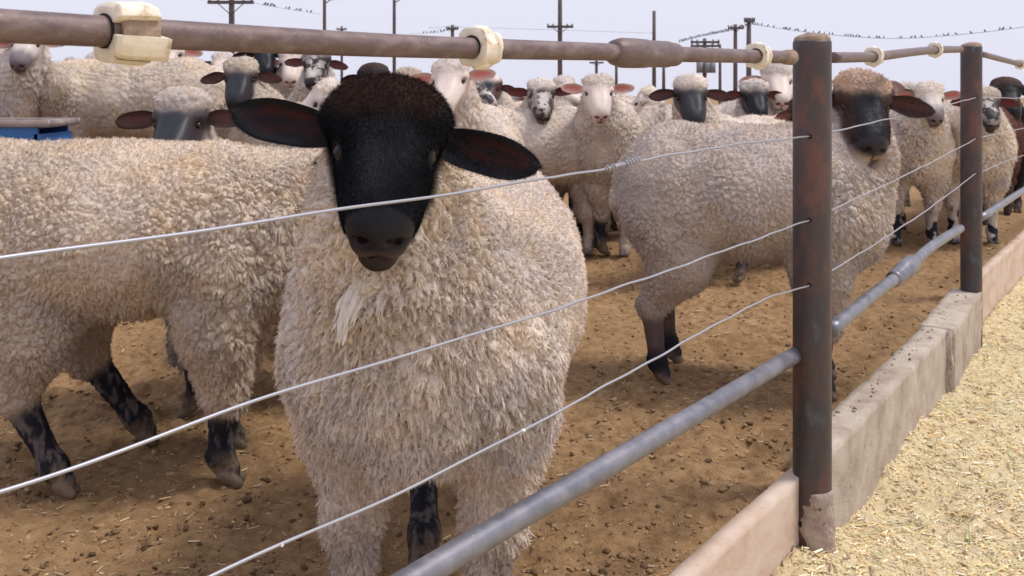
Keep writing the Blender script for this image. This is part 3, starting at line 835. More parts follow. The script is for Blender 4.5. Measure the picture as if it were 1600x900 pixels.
def make_sheep(label, px, py, Z, az=0, pitch=56, roll=0, face='black', wool='cream', heading=0, scale=1.0, length=1.0, width=1.0, body=None,
               headscale=0.88, cell=0.014, sub=1, disp=0.007, legs='dark', woolleg=0.0, feet=None, locks=0, fur=0, ears=(0, 0), earc='pink', cap='wool', neckr=1.0,
               topd=0.0, seed=0, near=False, cellsz=0.017, eartag=False, group="sheep standing in the pen", ear_len=1.0, hlen=1.0, hwid=1.12, belly=0.0, slim=1.0, locklen=0.011, lockw=0.00042, stock=0.0):
    hp = np.array(at(px, py, Z))
    h = math.radians(heading); fwd = np.array([math.sin(h), -math.cos(h), 0.0]); latv = np.array([math.cos(h), math.sin(h), 0.0])
    # local frame columns: x = lateral, y = forward, z = up   (x = y cross z)
    xl = np.cross(fwd, [0, 0, 1.0]); Rb = np.stack([xl, fwd, [0, 0, 1.0]], 1)
    if body is None:
        o = hp - fwd * 0.50 * scale * length; o[2] = 0
    else:
        o = np.array([body[0], body[1], 0.0])
    o[2] = float(ground_h(o[0], o[1]))
    s = scale
    H = head_frame(math.radians(az), math.radians(pitch), math.radians(roll))
    Hl = Rb.T @ H                       # head frame in body-local coordinates
    hl = Rb.T @ (hp - o)
    D = Sdf()
    ly = s * length; lx = s * width
    def B(x, y, z): return np.array([x * lx, y * ly, z * s])
    wl = 'wool'
    D.cap(B(0, -0.27, 0.565 + 0.020 * slim), B(0, 0.18, 0.555 + 0.025 * slim), (0.205 - 0.018 * slim) * s, (0.195 - 0.012 * slim) * s, wl, 0.06)
    D.ell(B(0, -0.03, 0.525 + 0.045 * slim - belly), ((0.248 - 0.015 * slim) * lx, 0.40 * ly, (0.215 - 0.028 * slim) * s), wl, k=0.08)
    D.ell(B(0, -0.34, 0.575 + 0.01 * slim), (0.185 * lx, 0.16 * ly, (0.195 - 0.01 * slim) * s), wl, k=0.08)
    D.ell(B(0, 0.27, 0.52 + 0.035 * slim), (0.185 * lx, 0.165 * ly, (0.205 - 0.02 * slim) * s), wl, k=0.08)
    ft = feet or ((0, 0), (0, 0), (0, 0), (0, 0))     # (dx, dy) of front+, front-, hind+, hind-
    W = 1 + woolleg
    for i, sg in enumerate((1, -1)):
        dx, dy = ft[i]
        D.cap(B(sg * 0.12, 0.25, 0.50), B(sg * 0.125, 0.22, 0.36), 0.095 * s, 0.075 * s * (1 + 0.2 * woolleg), wl, 0.07)
        D.cap(B(sg * 0.125, 0.22, 0.38), B(sg * 0.12 + dx * 0.5, 0.235 + dy * 0.5, 0.22), 0.068 * s * (1 + 0.25 * woolleg), 0.040 * s * W, wl, 0.05)
        D.cap(B(sg * 0.12 + dx * 0.5, 0.235 + dy * 0.5, 0.22), B(sg * 0.115 + dx, 0.225 + dy, 0.065), 0.031 * s * (1 + 0.3 * woolleg), 0.0215 * s * (1 + 0.3 * woolleg), 'leg', 0.02)
        D.cap(B(sg * 0.115 + dx, 0.225 + dy, 0.065), B(sg * 0.115 + dx, 0.245 + dy, 0.035), 0.027 * s, 0.026 * s, 'leg', 0.015)
        for q in (-1, 1):
            D.cap(B(sg * 0.115 + dx + q * 0.014, 0.24 + dy, 0.03), B(sg * 0.115 + dx + q * 0.016, 0.270 + dy, 0.010), 0.017 * s, 0.0125 * s, 'hoof', 0.003)
    if stock:
        for i, sg in enumerate((1, -1)):
            dx, dy = ft[i]
            D.cap(B(sg * 0.12 + dx * 0.5, 0.235 + dy * 0.5, 0.22), B(sg * 0.115 + dx, 0.23 + dy, 0.12), 0.046 * s * stock, 0.036 * s * stock, wl, 0.03)
    for i, sg in enumerate((1, -1)):
        dx, dy = ft[i]
        D.ell(B(sg * 0.12 + dx * 0.55, 0.243 + dy * 0.5, 0.215), (0.031 * s, 0.031 * s, 0.042 * s), 'leg', k=0.02)
        D.ell(B(sg * 0.115 + dx, 0.222 + dy, 0.072), (0.029 * s, 0.030 * s, 0.026 * s), 'leg', k=0.012)
        dx, dy = ft[2 + i]
        D.ell(B(sg * 0.12 + dx, -0.362 + dy, 0.072), (0.028 * s, 0.030 * s, 0.026 * s), 'leg', k=0.012)
    for i, sg in enumerate((1, -1)):
        dx, dy = ft[2 + i]
        D.cap(B(sg * 0.10, -0.32, 0.50), B(sg * 0.12, -0.27 + dy * 0.3, 0.36), 0.125 * s, 0.082 * s * (1 + 0.2 * woolleg), wl, 0.07)
        D.cap(B(sg * 0.12, -0.27 + dy * 0.3, 0.38), B(sg * 0.12 + dx * 0.6, -0.385 + dy * 0.7, 0.235), 0.075 * s * (1 + 0.2 * woolleg), 0.036 * s * W, wl, 0.04)
        D.cap(B(sg * 0.12 + dx * 0.6, -0.385 + dy * 0.7, 0.24), B(sg * 0.12 + dx, -0.36 + dy, 0.065), 0.031 * s * (1 + 0.4 * woolleg), 0.0215 * s * (1 + 0.3 * woolleg), 'leg', 0.02)
        D.cap(B(sg * 0.12 + dx, -0.36 + dy, 0.065), B(sg * 0.12 + dx, -0.34 + dy, 0.035), 0.026 * s, 0.025 * s, 'leg', 0.015)
        for q in (-1, 1):
            D.cap(B(sg * 0.12 + dx + q * 0.012, -0.345 + dy, 0.03), B(sg * 0.12 + dx + q * 0.013, -0.318 + dy, 0.010), 0.016 * s, 0.012 * s, 'hoof', 0.003)
    # docked tail
    D.cap(B(0, -0.49, 0.62), B(0, -0.525, 0.54), 0.04 * s, 0.03 * s, wl, 0.04)
    # neck and head
    hs = headscale
    def Q(x, y, z): return hl + Hl @ (np.array([x * hwid, y * hlen, z]) * hs)
    nb = B(0, 0.24, 0.60)
    back = Q(0, -0.025, -0.085)
    midn = nb * 0.45 + back * 0.55 + B(0, 0.03, -0.035)
    D.cap(nb, midn, 0.165 * s * neckr, 0.125 * s * neckr, wl, 0.09)
    D.cap(midn, back, 0.118 * s * neckr, 0.074 * hs * neckr, wl, 0.05)
    D.cap(Q(0, 0.035, -0.135), nb + B(0, 0.06, -0.10), 0.068 * hs * neckr, 0.12 * s * neckr, wl, 0.08)   # throat
    E = lambda c, r, t_, k=0.02, op=1: D.ell(Q(*c), np.array(r) * hs * np.array([hwid, 1, 1]), t_, Hl, k, op)
    E((0, 0.004, -0.052), (0.064, 0.070, 0.066), 'face', 0.03)
    for sg in (1, -1):
        E((sg * 0.040, 0.026, -0.030), (0.031, 0.032, 0.027), 'face', 0.02)
        E((sg * 0.022, 0.062, -0.070), (0.028, 0.046, 0.036), 'face', 0.03)
        D.cap(Q(sg * 0.027, 0.040, -0.014), Q(sg * 0.019, 0.150, -0.019), 0.013 * hs, 0.012 * hs, 'face', 0.012)
    D.cap(Q(0, 0.045, -0.046), Q(0, 0.170, -0.042), 0.049 * hs * (hwid + 1) / 2, 0.036 * hs * (hwid + 1) / 2, 'face', 0.03)
    E((0, 0.182, -0.046), (0.035, 0.036, 0.032), 'muzzle', 0.03)
    for sg in (1, -1):
        E((sg * 0.0165, 0.198, -0.064), (0.0175, 0.022, 0.020), 'muzzle', 0.010)
        E((sg * 0.024, 0.115, -0.050), (0.026, 0.052, 0.028), 'face', 0.03)
    D.cap(Q(0, 0.06, -0.088), Q(0, 0.172, -0.083), 0.030 * hs, 0.022 * hs, 'face', 0.03)
    E((0, 0.196, -0.094), (0.025, 0.026, 0.019), 'chin', 0.006)
    # cavities: nostrils, eye sockets, the groove of the mouth
    for sg in (1, -1):
        D.ell(Q(sg * 0.0180, 0.212, -0.042), np.array((0.0135, 0.015, 0.0062)) * hs, 'nostril', Hl @ np.array(rotz(0)) @ np.array([[math.cos(sg * 0.5), 0, math.sin(sg * 0.5)], [0, 1, 0], [-math.sin(sg * 0.5), 0, math.cos(sg * 0.5)]]), 0.004, -1)
    front = seed == 1
    E((0, 0.222, -0.0620), (0.0018, 0.012, 0.018), 'cleft', 0.004, -1); paint = [D.p.pop()]
    E((0, 0.212, -0.0820), (0.036, 0.030, 0.0024 if front else 0.0030), 'mouth', 0.004, -1)
    if not front: paint.append(D.p.pop())
    eyes = []
    for sg in (1, -1):
        ed = np.array([sg * 0.84, 0.34, 0.36]); ed /= np.linalg.norm(ed)
        ray = np.array([sg * 0.02 * hwid, 0.038 * hlen, -0.050])[None] + np.linspace(0, 0.09, 90)[:, None] * ed[None]
        ray = hl + (ray * hs) @ Hl.T
        vv_ = D.val(ray); k_ = int(np.argmax(vv_ > 0)); eyes.append((ray[k_], Hl @ ed))
        D.ell(ray[k_] + Hl @ ed * 0.004 * hs, np.array((0.014, 0.014, 0.009)) * hs, 'socket', Hl, 0.010, -1)
    if cap == 'wool':
        E((0, -0.024, -0.012), (0.072, 0.046, 0.036 + topd), 'cap', 0.02)
        E((0, 0.004, -0.006 + topd * 0.5), (0.056, 0.026, 0.024), 'cap', 0.02)
    elif cap == 'hair':
        E((0, -0.022, -0.014), (0.073, 0.048, 0.037), 'hair', 0.02)
        for sg in (1, -1):
            E((sg * 0.048, 0.004, -0.017), (0.034, 0.032, 0.028), 'hair', 0.012)
    P, F = D.mesh(cell * s)
    for it_ in range(sub):
        P, F = subdivide(P, F)
        if it_ == 0:
            Nn = vnormals(P, F)
            P = P - Nn * np.clip(D.val(P), -0.01, 0.01)[:, None]
        if cell > 0.01: P = lap(P, F, 0.3)
    Nn = vnormals(P, F)
    # --- colours by nearest primitive
    tags = sorted({q[6] for q in D.p if q[8] == 1})
    dm = {t_: None for t_ in tags}
    for q in D.p:
        if q[8] != 1: continue
        d = Sdf.d1(q, P); dm[q[6]] = d if dm[q[6]] is None else np.minimum(dm[q[6]], d)
    dd = np.stack([dm[t_] for t_ in tags], 1); dd -= dd.min(1)[:, None]
    q = (P - hl) @ Hl / hs; q[:, 1] /= hlen; q[:, 0] /= hwid             # head coordinates
    nzl = fbm((P + seed * 3.1) * 28, 3)
    jitterd = (nzl - 0.5)[:, None] * 0.03
    wt = np.exp(-np.abs(dd) / 0.005); wt /= wt.sum(1)[:, None]
    # reach of wool along the neck: beyond the back of the skull
    wc = np.array(WOOLS[wool]); n1 = fbm((P + seed) * 5, 3)[:, None]; n2 = fbm((P + seed + 9) * 16, 3)[:, None]
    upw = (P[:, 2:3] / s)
    woolc = wc * (0.80 + 0.42 * n1) * (1.0 if near else 0.88) * (1 + np.array([0.04, 0.0, -0.10]) * (n2 - 0.45) * 2.2)
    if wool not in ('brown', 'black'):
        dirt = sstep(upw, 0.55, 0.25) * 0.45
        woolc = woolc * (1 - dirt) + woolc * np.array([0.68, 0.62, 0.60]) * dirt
        yl = sstep(n2 * 0.6 + n1 * 0.4, 0.56, 0.72) * 0.22
        woolc = woolc * (1 - yl) + woolc * np.array([0.92, 0.80, 0.62]) * yl
    qx, qy, qz = np.abs(q[:, 0]), q[:, 1], q[:, 2]
    grain = (0.75 + 0.5 * fbm(P * 60, 2))[:, None]
    if face == 'black':
        fc = np.tile(BLACK, (len(P), 1)) * grain
        mz = fc * np.array([1.3, 1.25, 1.2]) + 0.0015
        g_ = (sstep(qz, -0.048, -0.064) * sstep(qx, 0.034, 0.018))[:, None]
        mz = mz * (1 - g_) + np.array([0.07, 0.046, 0.045]) * grain * g_
        chin = np.tile(np.array([0.020, 0.012, 0.012]), (len(P), 1))
        earin, earout = (np.array([0.075, 0.013, 0.009]) if near else np.array([0.05, 0.014, 0.012])), BLACK * 1.1
    elif face in ('grey', 'brownface'):
        side = sstep(qx + 0.012 * (nzl - 0.5), 0.028, 0.044)[:, None]
        fc = np.array([0.030, 0.032, 0.040]) * (1 - side) + np.array([0.085, 0.045, 0.038] if face == 'brownface' else [0.03, 0.022, 0.024]) * side
        fc = fc * grain
        low = sstep(qz, -0.085, -0.115)[:, None]
        fc = fc * (1 - low) + wc * 0.75 * low
        g_ = sstep(qz, -0.045, -0.07)[:, None]
        mz = np.array([0.03, 0.026, 0.028]) * (1 - g_) + (np.array([0.35, 0.27, 0.2]) if face == 'brownface' else np.array([0.06, 0.05, 0.05])) * g_
        chin = np.tile(np.array([0.16, 0.1, 0.07]), (len(P), 1)) * grain
        earin, earout = np.array([0.12, 0.05, 0.045]), np.array([0.05, 0.03, 0.028])
    elif face == 'white':
        fc = np.tile(np.array([0.70, 0.60, 0.54]), (len(P), 1)) * (0.9 + 0.15 * grain)
        mz = np.tile(np.array([0.66, 0.38, 0.36]), (len(P), 1))
        g_ = np.exp(-(((qx - 0.008) / 0.017) ** 2 + ((qz + 0.045) / 0.014) ** 2))[:, None] * sstep(qy, 0.195, 0.215)[:, None]
        mz = fc * (1 - g_) + np.array([0.62, 0.25, 0.25]) * g_
        chin = fc
        earin, earout = np.array([0.62, 0.20, 0.16]), np.array([0.62, 0.48, 0.42])
    elif face == 'mottled':
        sp_ = sstep(fbm((q + seed) * 34, 3), 0.46, 0.52)[:, None]
        st = sstep(qx, 0.014, 0.026)[:, None] * 0.6
        m_ = np.clip(sp_ + st * 0.8, 0, 1)
        fc = np.array([0.60, 0.55, 0.52]) * (1 - m_) + np.array([0.045, 0.035, 0.035]) * m_
        mz = np.tile(np.array([0.05, 0.045, 0.045]), (len(P), 1)) * grain + fc * 0.15
        chin = fc
        earin, earout = np.array([0.18, 0.05, 0.045]), np.array([0.09, 0.05, 0.045])
    elif face == 'dusty':       # white face with a grey nose
        g_ = sstep(qy, 0.10, 0.16)[:, None]
        fc = np.array([0.62, 0.56, 0.52]) * (1 - g_) + np.array([0.22, 0.19, 0.2]) * g_
        mz = np.tile(np.array([0.16, 0.12, 0.13]), (len(P), 1)); chin = np.tile(np.array([0.3, 0.24, 0.22]), (len(P), 1))
        earin, earout = np.array([0.5, 0.16, 0.13]), np.array([0.4, 0.3, 0.27])
    elif face == 'brown':
        fc = np.tile(np.array([0.10, 0.045, 0.035]), (len(P), 1)) * grain; mz = fc; chin = fc
        earin, earout = np.array([0.16, 0.06, 0.05]), np.array([0.09, 0.04, 0.035])
    if earc == 'dark':
        earin, earout = np.array([0.07, 0.028, 0.028]), np.array([0.03, 0.022, 0.024])
    if earc == 'red':
        earin, earout = np.array([0.14, 0.028, 0.026]), np.array([0.09, 0.03, 0.028])
    if legs == 'dark':
        lc = np.tile(BLACK * 1.6, (len(P), 1)) * grain
        sp_ = (sstep(fbm((P + seed) * np.array([70, 70, 26]), 4), 0.50, 0.68) * 0.45)[:, None]
        lc = lc * (1 - sp_) + np.array([0.24, 0.21, 0.20]) * sp_
        md_ = sstep(P[:, 2:3] / s, 0.10, 0.03) * sstep(fbm(P * 40, 3), 0.4, 0.6)[:, None] * 0.7
        lc = lc * (1 - md_) + np.array([0.26, 0.18, 0.11]) * md_
        hc = np.array([0.16, 0.12, 0.085])
    elif legs == 'brown':
        lc = np.tile(np.array([0.07, 0.04, 0.035]), (len(P), 1)) * grain; hc = np.array([0.05, 0.04, 0.035])
    elif legs == 'grey':
        lc = np.tile(np.array([0.12, 0.085, 0.08]), (len(P), 1)) * grain
        k_ = sstep(P[:, 2:3] / s, 0.13, 0.08); lc = lc * (1 - k_) + BLACK * 1.5 * k_
        hc = np.array([0.20, 0.14, 0.10])
    elif legs == 'spot':
        sp_ = sstep(fbm((P + seed) * 22, 2), 0.50, 0.55)[:, None]
        lc = np.array([0.5, 0.44, 0.4]) * (1 - sp_) + BLACK * 2 * sp_; hc = np.array([0.07, 0.06, 0.055])
    else:
        lc = np.tile(np.array([0.52, 0.43, 0.37]), (len(P), 1)) * grain; hc = np.array([0.16, 0.12, 0.1])
    if cap == 'hair':
        hr = (np.array([0.05, 0.024, 0.018]) if face == 'black' else fc.mean(0) * 1.2)
        top = sstep(qz + 0.25 * (0.008 - qy) + 0.012 * (nzl - 0.5), -0.006, 0.022)[:, None]
        capc = fc * (1 - top) + hr * (0.6 + 0.8 * grain - 0.4) * top
    capw = woolc.copy()
    if face == 'brownface': capw = capw * np.array([0.95, 0.80, 0.70])
    if cap == 'tan': capw = capw * np.array([0.8, 0.66, 0.5])
    src = {'wool': woolc, 'face': fc, 'muzzle': mz, 'chin': chin, 'leg': lc, 'hoof': np.tile(hc, (len(P), 1)), 'cap': capw, 'hair': capc if cap == 'hair' else fc}
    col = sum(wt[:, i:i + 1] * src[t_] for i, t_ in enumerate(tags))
    ww = {'wool': 1.0, 'face': 0.0, 'muzzle': 0.0, 'chin': 0.0, 'leg': 0.18 + 0.3 * woolleg, 'hoof': 0.0, 'cap': 0.85, 'hair': 0.22}
    wm = sum(wt[:, i] * ww[t_] for i, t_ in enumerate(tags))
    for nm_ in ('nostril', 'mouth', 'cleft', 'socket'):
        for p_ in D.p + paint:
            if p_[6] == nm_:
                k_ = sstep(-Sdf.d1(p_, P), -0.0035 * hs, 0.0005)[:, None]
                cc_ = {'nostril': (0.02, 0.007, 0.007), 'mouth': (0.03, 0.012, 0.012), 'cleft': (0.03, 0.014, 0.014), 'socket': (0.04, 0.022, 0.018)}[nm_]
                col = col * (1 - k_ * 0.85) + np.array(cc_) * k_ * 0.85
    # --- fleece relief
    cs = 1 / (cellsz)
    wp = P + 0.007 * (np.stack([vnoise(P * 60), vnoise(P * 60 + 7), vnoise(P * 60 + 14)], 1) - 0.5) * 2
    wp = wp + 0.035 * (np.stack([vnoise(P * 12 + 3), vnoise(P * 12 + 31), vnoise(P * 12 + 57)], 1) - 0.5) * 2
    lower = sstep(P[:, 2] / s, 0.74, 0.45)
    st = np.stack([np.ones(len(P)), np.ones(len(P)), 1.0 - 0.42 * 0.8 + 0 * lower], 1)
    F1, F2, CC = worley(wp * cs * st + seed, cen=True)
    off = (CC - wp * cs * st - seed) / (cs * st)
    lockid = _T[_hash(*(np.floor(CC * 997).astype(np.int64).T))] - 0.5
    hgt = np.clip((F2 - F1) / 0.30, 0, 1) ** 0.55 * (0.78 + 0.22 * np.clip(1 - F1, 0, 1))
    if near:
        G1, G2 = worley(wp * cs * 2.3 * np.array([1, 1, 0.5]) + seed + 5)
        hgt = hgt * 0.60 + 0.22 * np.clip((G2 - G1) / 0.4, 0, 1) ** 0.7 + 0.32 * (fbm(P * 95 + seed, 3) - 0.2)
    lump = fbm(P * 11 + seed, 3) - 0.5
    chest = sstep(P[:, 1] / s, 0.10, 0.34) * sstep(P[:, 2] / s, 0.85, 0.6)
    amp = disp * (1 + 0.7 * chest) * (0.45 + 1.1 * sstep(fbm(P * 6.5 + seed + 4, 3), 0.3, 0.72))
    fold = (fbm(P * np.array([34, 34, 11]) + seed, 3) - 0.5) * chest * 0.032 * (1.0 if near else 0.5)
    dv = wm * (amp * (hgt - 0.45) + fold + 0.030 * lump * s * 0.8)
    dr = wm * amp * hgt * (0.08 + 0.15 * lower + 0.38 * chest)
    if near: dv = dv + wm * 0.0030 * (np.abs(fbm(P * np.array([210, 210, 130]), 3) - 0.5) * 2 - 0.3)
    P = P + Nn * dv[:, None]
    P[:, 2] -= dr
    if near:
        P = P + Nn * ((1 - wm) * 0.0004 * (fbm(P * 120, 2) - 0.5) * 2)[:, None]
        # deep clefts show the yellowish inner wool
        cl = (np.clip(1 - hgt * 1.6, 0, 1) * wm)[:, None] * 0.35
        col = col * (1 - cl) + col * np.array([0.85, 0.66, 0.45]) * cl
    nbody = len(P)
    # --- ears: thick cupped leaves grown from the skull, same continuous mesh object
    allV, allF, allC, allW = [P], [F], [col], [wm]
    base_n = nbody
    nu, nv = (26, 15) if near else (12, 9)
    for i, sg in enumerate((1, -1)):
        droop = ears[i]
        L = 0.132 * hs * ear_len; Wd = 0.0285 * hs * (0.5 + 0.5 * ear_len)
        dirl = np.array([sg * 1.0, -0.10, 0.0])
        world_up = Hl.T @ np.array([0, 0, 1.0])
        dirl = dirl - world_up * math.tan(math.radians(droop)) ; dirl /= np.linalg.norm(dirl)
        fr = np.array([0, 0.0, 0.0]) + Hl.T @ (Rb.T @ np.array([math.sin(math.radians(az)), -math.cos(math.radians(az)), 0.05]))
        fr = fr - dirl * (fr @ dirl); fr /= np.linalg.norm(fr)
        vv = np.cross(fr, dirl); vv /= np.linalg.norm(vv)
        base = np.array([sg * 0.060 * hwid, 0.008, -0.046])
        U, Vv = np.meshgrid(np.linspace(0, 1, nu), np.linspace(-1, 1, nv), indexing='ij')
        prof = np.where(U < 0.46, 0.46 + 0.54 * np.sin(U / 0.46 * math.pi / 2), np.clip(1 - ((U - 0.46) / 0.54) ** 2.0, 0, 1) ** 0.56)
        prof = prof * (1 + 0.05 * np.sin(U * 9 + seed))
        cup = (0.55 * (1 - U) + 0.22)
        sheet_ = []
        for sf in (0, 1):
            th = 0.0045 * hs * np.sqrt(np.clip(1 - Vv ** 2, 0, 1)) * np.sqrt(np.clip(1 - U ** 3, 0, 1)) * (1 if sf == 0 else -1)
            x_ = Vv * prof * Wd * np.where(Vv * (1 if vv @ world_up > 0 else -1) > 0, 0.82, 1.22)
            dz = cup * (np.abs(Vv) ** 2 - 0.6) * Wd * prof + th + 0.014 * U ** 2 * hs + 0.0016 * hs * np.sin(U * 7 + Vv * 3 + i * 2)
            pos = (base * hs)[None, None] + U[..., None] * L * dirl - (0.016 * hs * U ** 2.2)[..., None] * world_up + x_[..., None] * vv + dz[..., None] * fr
            sheet_.append(pos.reshape(-1, 3))
        Vh = np.concatenate(sheet_)
        Vw = hl + Vh @ Hl.T
        Ff = []
        for a in range(nu - 1):
            for b_ in range(nv - 1):
                qd = [a * nv + b_, a * nv + b_ + 1, (a + 1) * nv + b_ + 1, (a + 1) * nv + b_]
                Ff.append(qd); Ff.append([k + nu * nv for k in qd[::-1]])
            for b_, fl in ((0, 0), (nv - 1, 1)):
                qd = [a * nv + b_, (a + 1) * nv + b_, (a + 1) * nv + b_ + nu * nv, a * nv + b_ + nu * nv]
                Ff.append(qd if not fl else qd[::-1])
        Ff = np.array(Ff)
        if sg < 0: Ff = Ff[:, ::-1]
        inn = (np.clip((0.95 if near else 1.15) - np.abs(Vv) * 1.25 + 0.4 * (vnoise(Vh[:nu * nv] * 90).reshape(U.shape) - 0.5), 0, 1) * sstep(U, 0.08, 0.25) * sstep(U, 1.0, 0.72)).ravel()[:, None]
        if face == 'black' and near: inn = inn * (0.10 + 0.9 * sstep(fbm(np.stack([U.ravel() * 2, Vv.ravel() * 2.2, 0 * U.ravel() + i * 5], 1), 3), 0.35, 0.7)[:, None])
        ci = earout * (1 - inn) + earin * inn
        co = np.tile(earout, (nu * nv, 1))
        allV.append(Vw); allF.append(Ff + base_n); base_n += len(Vw)
        allC.append(np.concatenate([ci, co])); allW.append(np.full(len(Vw), 0.25))
    V = np.concatenate(allV); Fq = np.concatenate(allF); C = np.clip(np.concatenate(allC), 0, 1); Wm = np.concatenate(allW)
    ob = mesh_obj("sheep", V, Fq, None, M['sheep'], None, True, col=C, wool=Wm)
    ob.matrix_world = Matrix([[*Rb[0], o[0]], [*Rb[1], o[1]], [*Rb[2], o[2]], [0, 0, 0, 1]])
    tag(ob, label, "sheep", group)
    # --- eyes
    for sg in (1, -1):
        eb = MB(); r_ = (0.0125 if near else 0.0092) * hs
        eb.sphere((0, 0, 0), r_, 16, 10)
        eo = eb.build("eye", M['eye'] if near else M['eyedark'], ob, True)
        ep, ed = eyes[0 if sg > 0 else 1]; c = ep - ed * r_ * (0.84 if near else 0.66); r_ = r_
        eo.matrix_local = Matrix.Translation(Vector(c)) @ Matrix(Hl.tolist()).to_4x4()
        if near:
            # lids: an upper and a lower roll of skin round the eye
            for up_, nm in ((1, "eyelid"), (-1, "eyelid")):
                lb = MB(); th = np.linspace(0.15, math.pi - 0.15, 18)
                ex = ed; zz = Hl[:, 2]; tv = Hl[:, 1] - ex * (Hl[:, 1] @ ex); tv /= np.linalg.norm(tv); uv = np.cross(tv, ex)
                if uv @ zz < 0: uv = -uv
                pts = [c + ex * r_ * 0.50 + (tv * math.cos(a) * 1.10 + uv * up_ * math.sin(a) * 0.58) * r_ for a in th]
                lb.tube(pts, 0.0034 * hs * (1.25 if up_ > 0 else 0.9), 8)
                lc_ = BLACK * 1.2 if face == 'black' else np.array([0.05, 0.03, 0.028])
                vn = sum(len(v) for v in lb.V)
                lb.build(nm, M['sheep'], ob, True, col=np.tile(lc_, (vn, 1)), wool=np.zeros(vn))
    if eartag:
        tb = MB(); c = Q(-0.13, 0.0, -0.03); tb.box(c, (0.018, 0.003, 0.022)); tb.build("ear_tag", M['tagplastic'], ob, False)
    # --- loose fibres
    rng = np.random.default_rng(int(seed * 10) + 11)
    def ribbons(name, p, nn, mid, tip, w0, cv, wv):
        """three-segment fibres from p over mid to tip"""
        n_ = len(p); ax = tip - p; sd_ = np.cross(ax, nn + rng.normal(0, 0.35, (n_, 3))); sd_ /= np.linalg.norm(sd_, axis=1)[:, None] + 1e-9
        q1 = p * 0.45 + mid * 0.55; q2 = mid * 0.6 + tip * 0.4 + rng.normal(0, 1, (n_, 3)) * np.linalg.norm(ax, axis=1)[:, None] * 0.06
        Vs = np.stack([p - sd_ * w0, p + sd_ * w0, q1 - sd_ * w0, q1 + sd_ * w0, q2 - sd_ * w0 * 0.7, q2 + sd_ * w0 * 0.7, tip], 1).reshape(-1, 3)
        oo = np.arange(n_)[:, None] * 7
        F4_ = np.concatenate([oo + np.array([[0, 1, 3, 2]]), oo + np.array([[2, 3, 5, 4]])])
        return mesh_obj(name, Vs, F4_, oo + np.array([[4, 5, 6]]), M['sheep'], ob, True, col=np.repeat(np.clip(cv, 0, 1), 7, 0), wool=np.full(n_ * 7, wv))
    def sample(P_, F_, N_, C_, weight, count):
        a, b_, c_, d_ = P_[F_[:, 0]], P_[F_[:, 1]], P_[F_[:, 2]], P_[F_[:, 3]]
        area = np.linalg.norm(np.cross(c_ - a, d_ - b_), axis=1) * weight[F_].mean(1)
        cdf = np.cumsum(area); f = np.minimum(np.searchsorted(cdf, rng.random(count) * cdf[-1]), len(F_) - 1)
        u, v = rng.random((2, count, 1))
        return (a[f] * (1 - u) + b_[f] * u) * (1 - v) + (d_[f] * (1 - u) + c_[f] * u) * v, N_[F_[f, 0]], C_[F_[f, 0]], f
    Nn2 = vnormals(P, F)
    if locks:
        p, nn, cc, f = sample(P, F, Nn2, col, np.clip(wm - 0.25, 0, 1), locks)
        down = np.array([0, 0, -1.0])
        toc = off[F[f, 0]] - (p - P[F[f, 0]]); toc = toc - nn * (toc * nn).sum(1)[:, None]
        tl = np.linalg.norm(toc, axis=1)[:, None]; toc = toc * np.minimum(1, 0.011 / (tl + 1e-6))
        L = locklen * s * (0.55 + 0.7 * rng.random((locks, 1)))
        cst = (sstep(p[:, 1] / s, 0.10, 0.34) * sstep(p[:, 2] / s, 0.85, 0.6))[:, None]; low_ = sstep(p[:, 2] / s, 0.74, 0.45)[:, None]
        L = L * (1 + 0.35 * cst)
        idr = lockid[F[f, 0]]       # one lean per lock
        lean = down * (0.18 + 0.40 * low_ + 0.35 * cst) + idr * 0.75
        dr_ = nn * 0.85 + lean; dr_ /= np.linalg.norm(dr_, axis=1)[:, None]
        mid = p + dr_ * L * 0.55 + toc * 0.55 + rng.normal(0, 0.0007, p.shape)
        tip = p + dr_ * L * 0.9 + toc * 0.95 + down * L * 0.22 * (0.4 + cst) + rng.normal(0, 0.0009, p.shape)
        cv = cc * 1.10 * (1 + 0.05 * rng.normal(0, 1, (locks, 1)) + 0.16 * idr[:, :1])
        fl = (vnoise(p * 420 + seed) > 0.93) & (rng.random(locks) < 0.5); cv[fl] = np.array([0.16, 0.10, 0.06])
        ribbons("fleece", p - nn * 0.0015, nn, mid, tip, lockw * (0.6 + 0.8 * rng.random((locks, 1))), cv, 1.0)
    if fur:
        eyd = np.minimum(np.linalg.norm(P - eyes[0][0], axis=1), np.linalg.norm(P - eyes[1][0], axis=1))
        hw = sstep(eyd, 0.012, 0.02) * np.exp(-((np.linalg.norm((P - hl) @ Hl - np.array([0, 0.07, -0.04]) * hs, axis=1) / (0.20 * hs)) ** 4)) * np.clip(0.6 - wm, 0, 1) * (q[:, 1] < 0.186)
        p, nn, cc, f = sample(P, F, Nn2, col, hw, fur)
        wmf = wm[F[f, 0]][:, None]
        toph = np.clip((wmf - 0.05) * 6, 0, 1)
        nose = Hl[:, 1]; latd = Hl[:, 0] * np.tanh((p - hl) @ Hl[:, 0] / 0.018)[:, None]
        dr_ = nn * (0.16 + 0.45 * toph) + nose * 0.9 * (1 - 0.5 * toph) + latd * 0.25 + rng.normal(0, 0.10, p.shape) * (1 + 2 * toph)
        dr_ /= np.linalg.norm(dr_, axis=1)[:, None]
        L = 0.0055 * hs * (0.6 + 0.7 * rng.random((fur, 1))) * (1 + 0.35 * toph)
        ribbons("face_hair", p, nn, p + dr_ * L * 0.5, p + dr_ * L, 0.00022 * (0.7 + 0.6 * rng.random((fur, 1))), cc * (1 + 0.22 * rng.normal(0, 1, (fur, 1))), 0.12)
        Pe, Fe, Ce = V[nbody:], Fq[len(F):] - nbody, C[nbody:]
        Ne = vnormals(Pe, Fe)
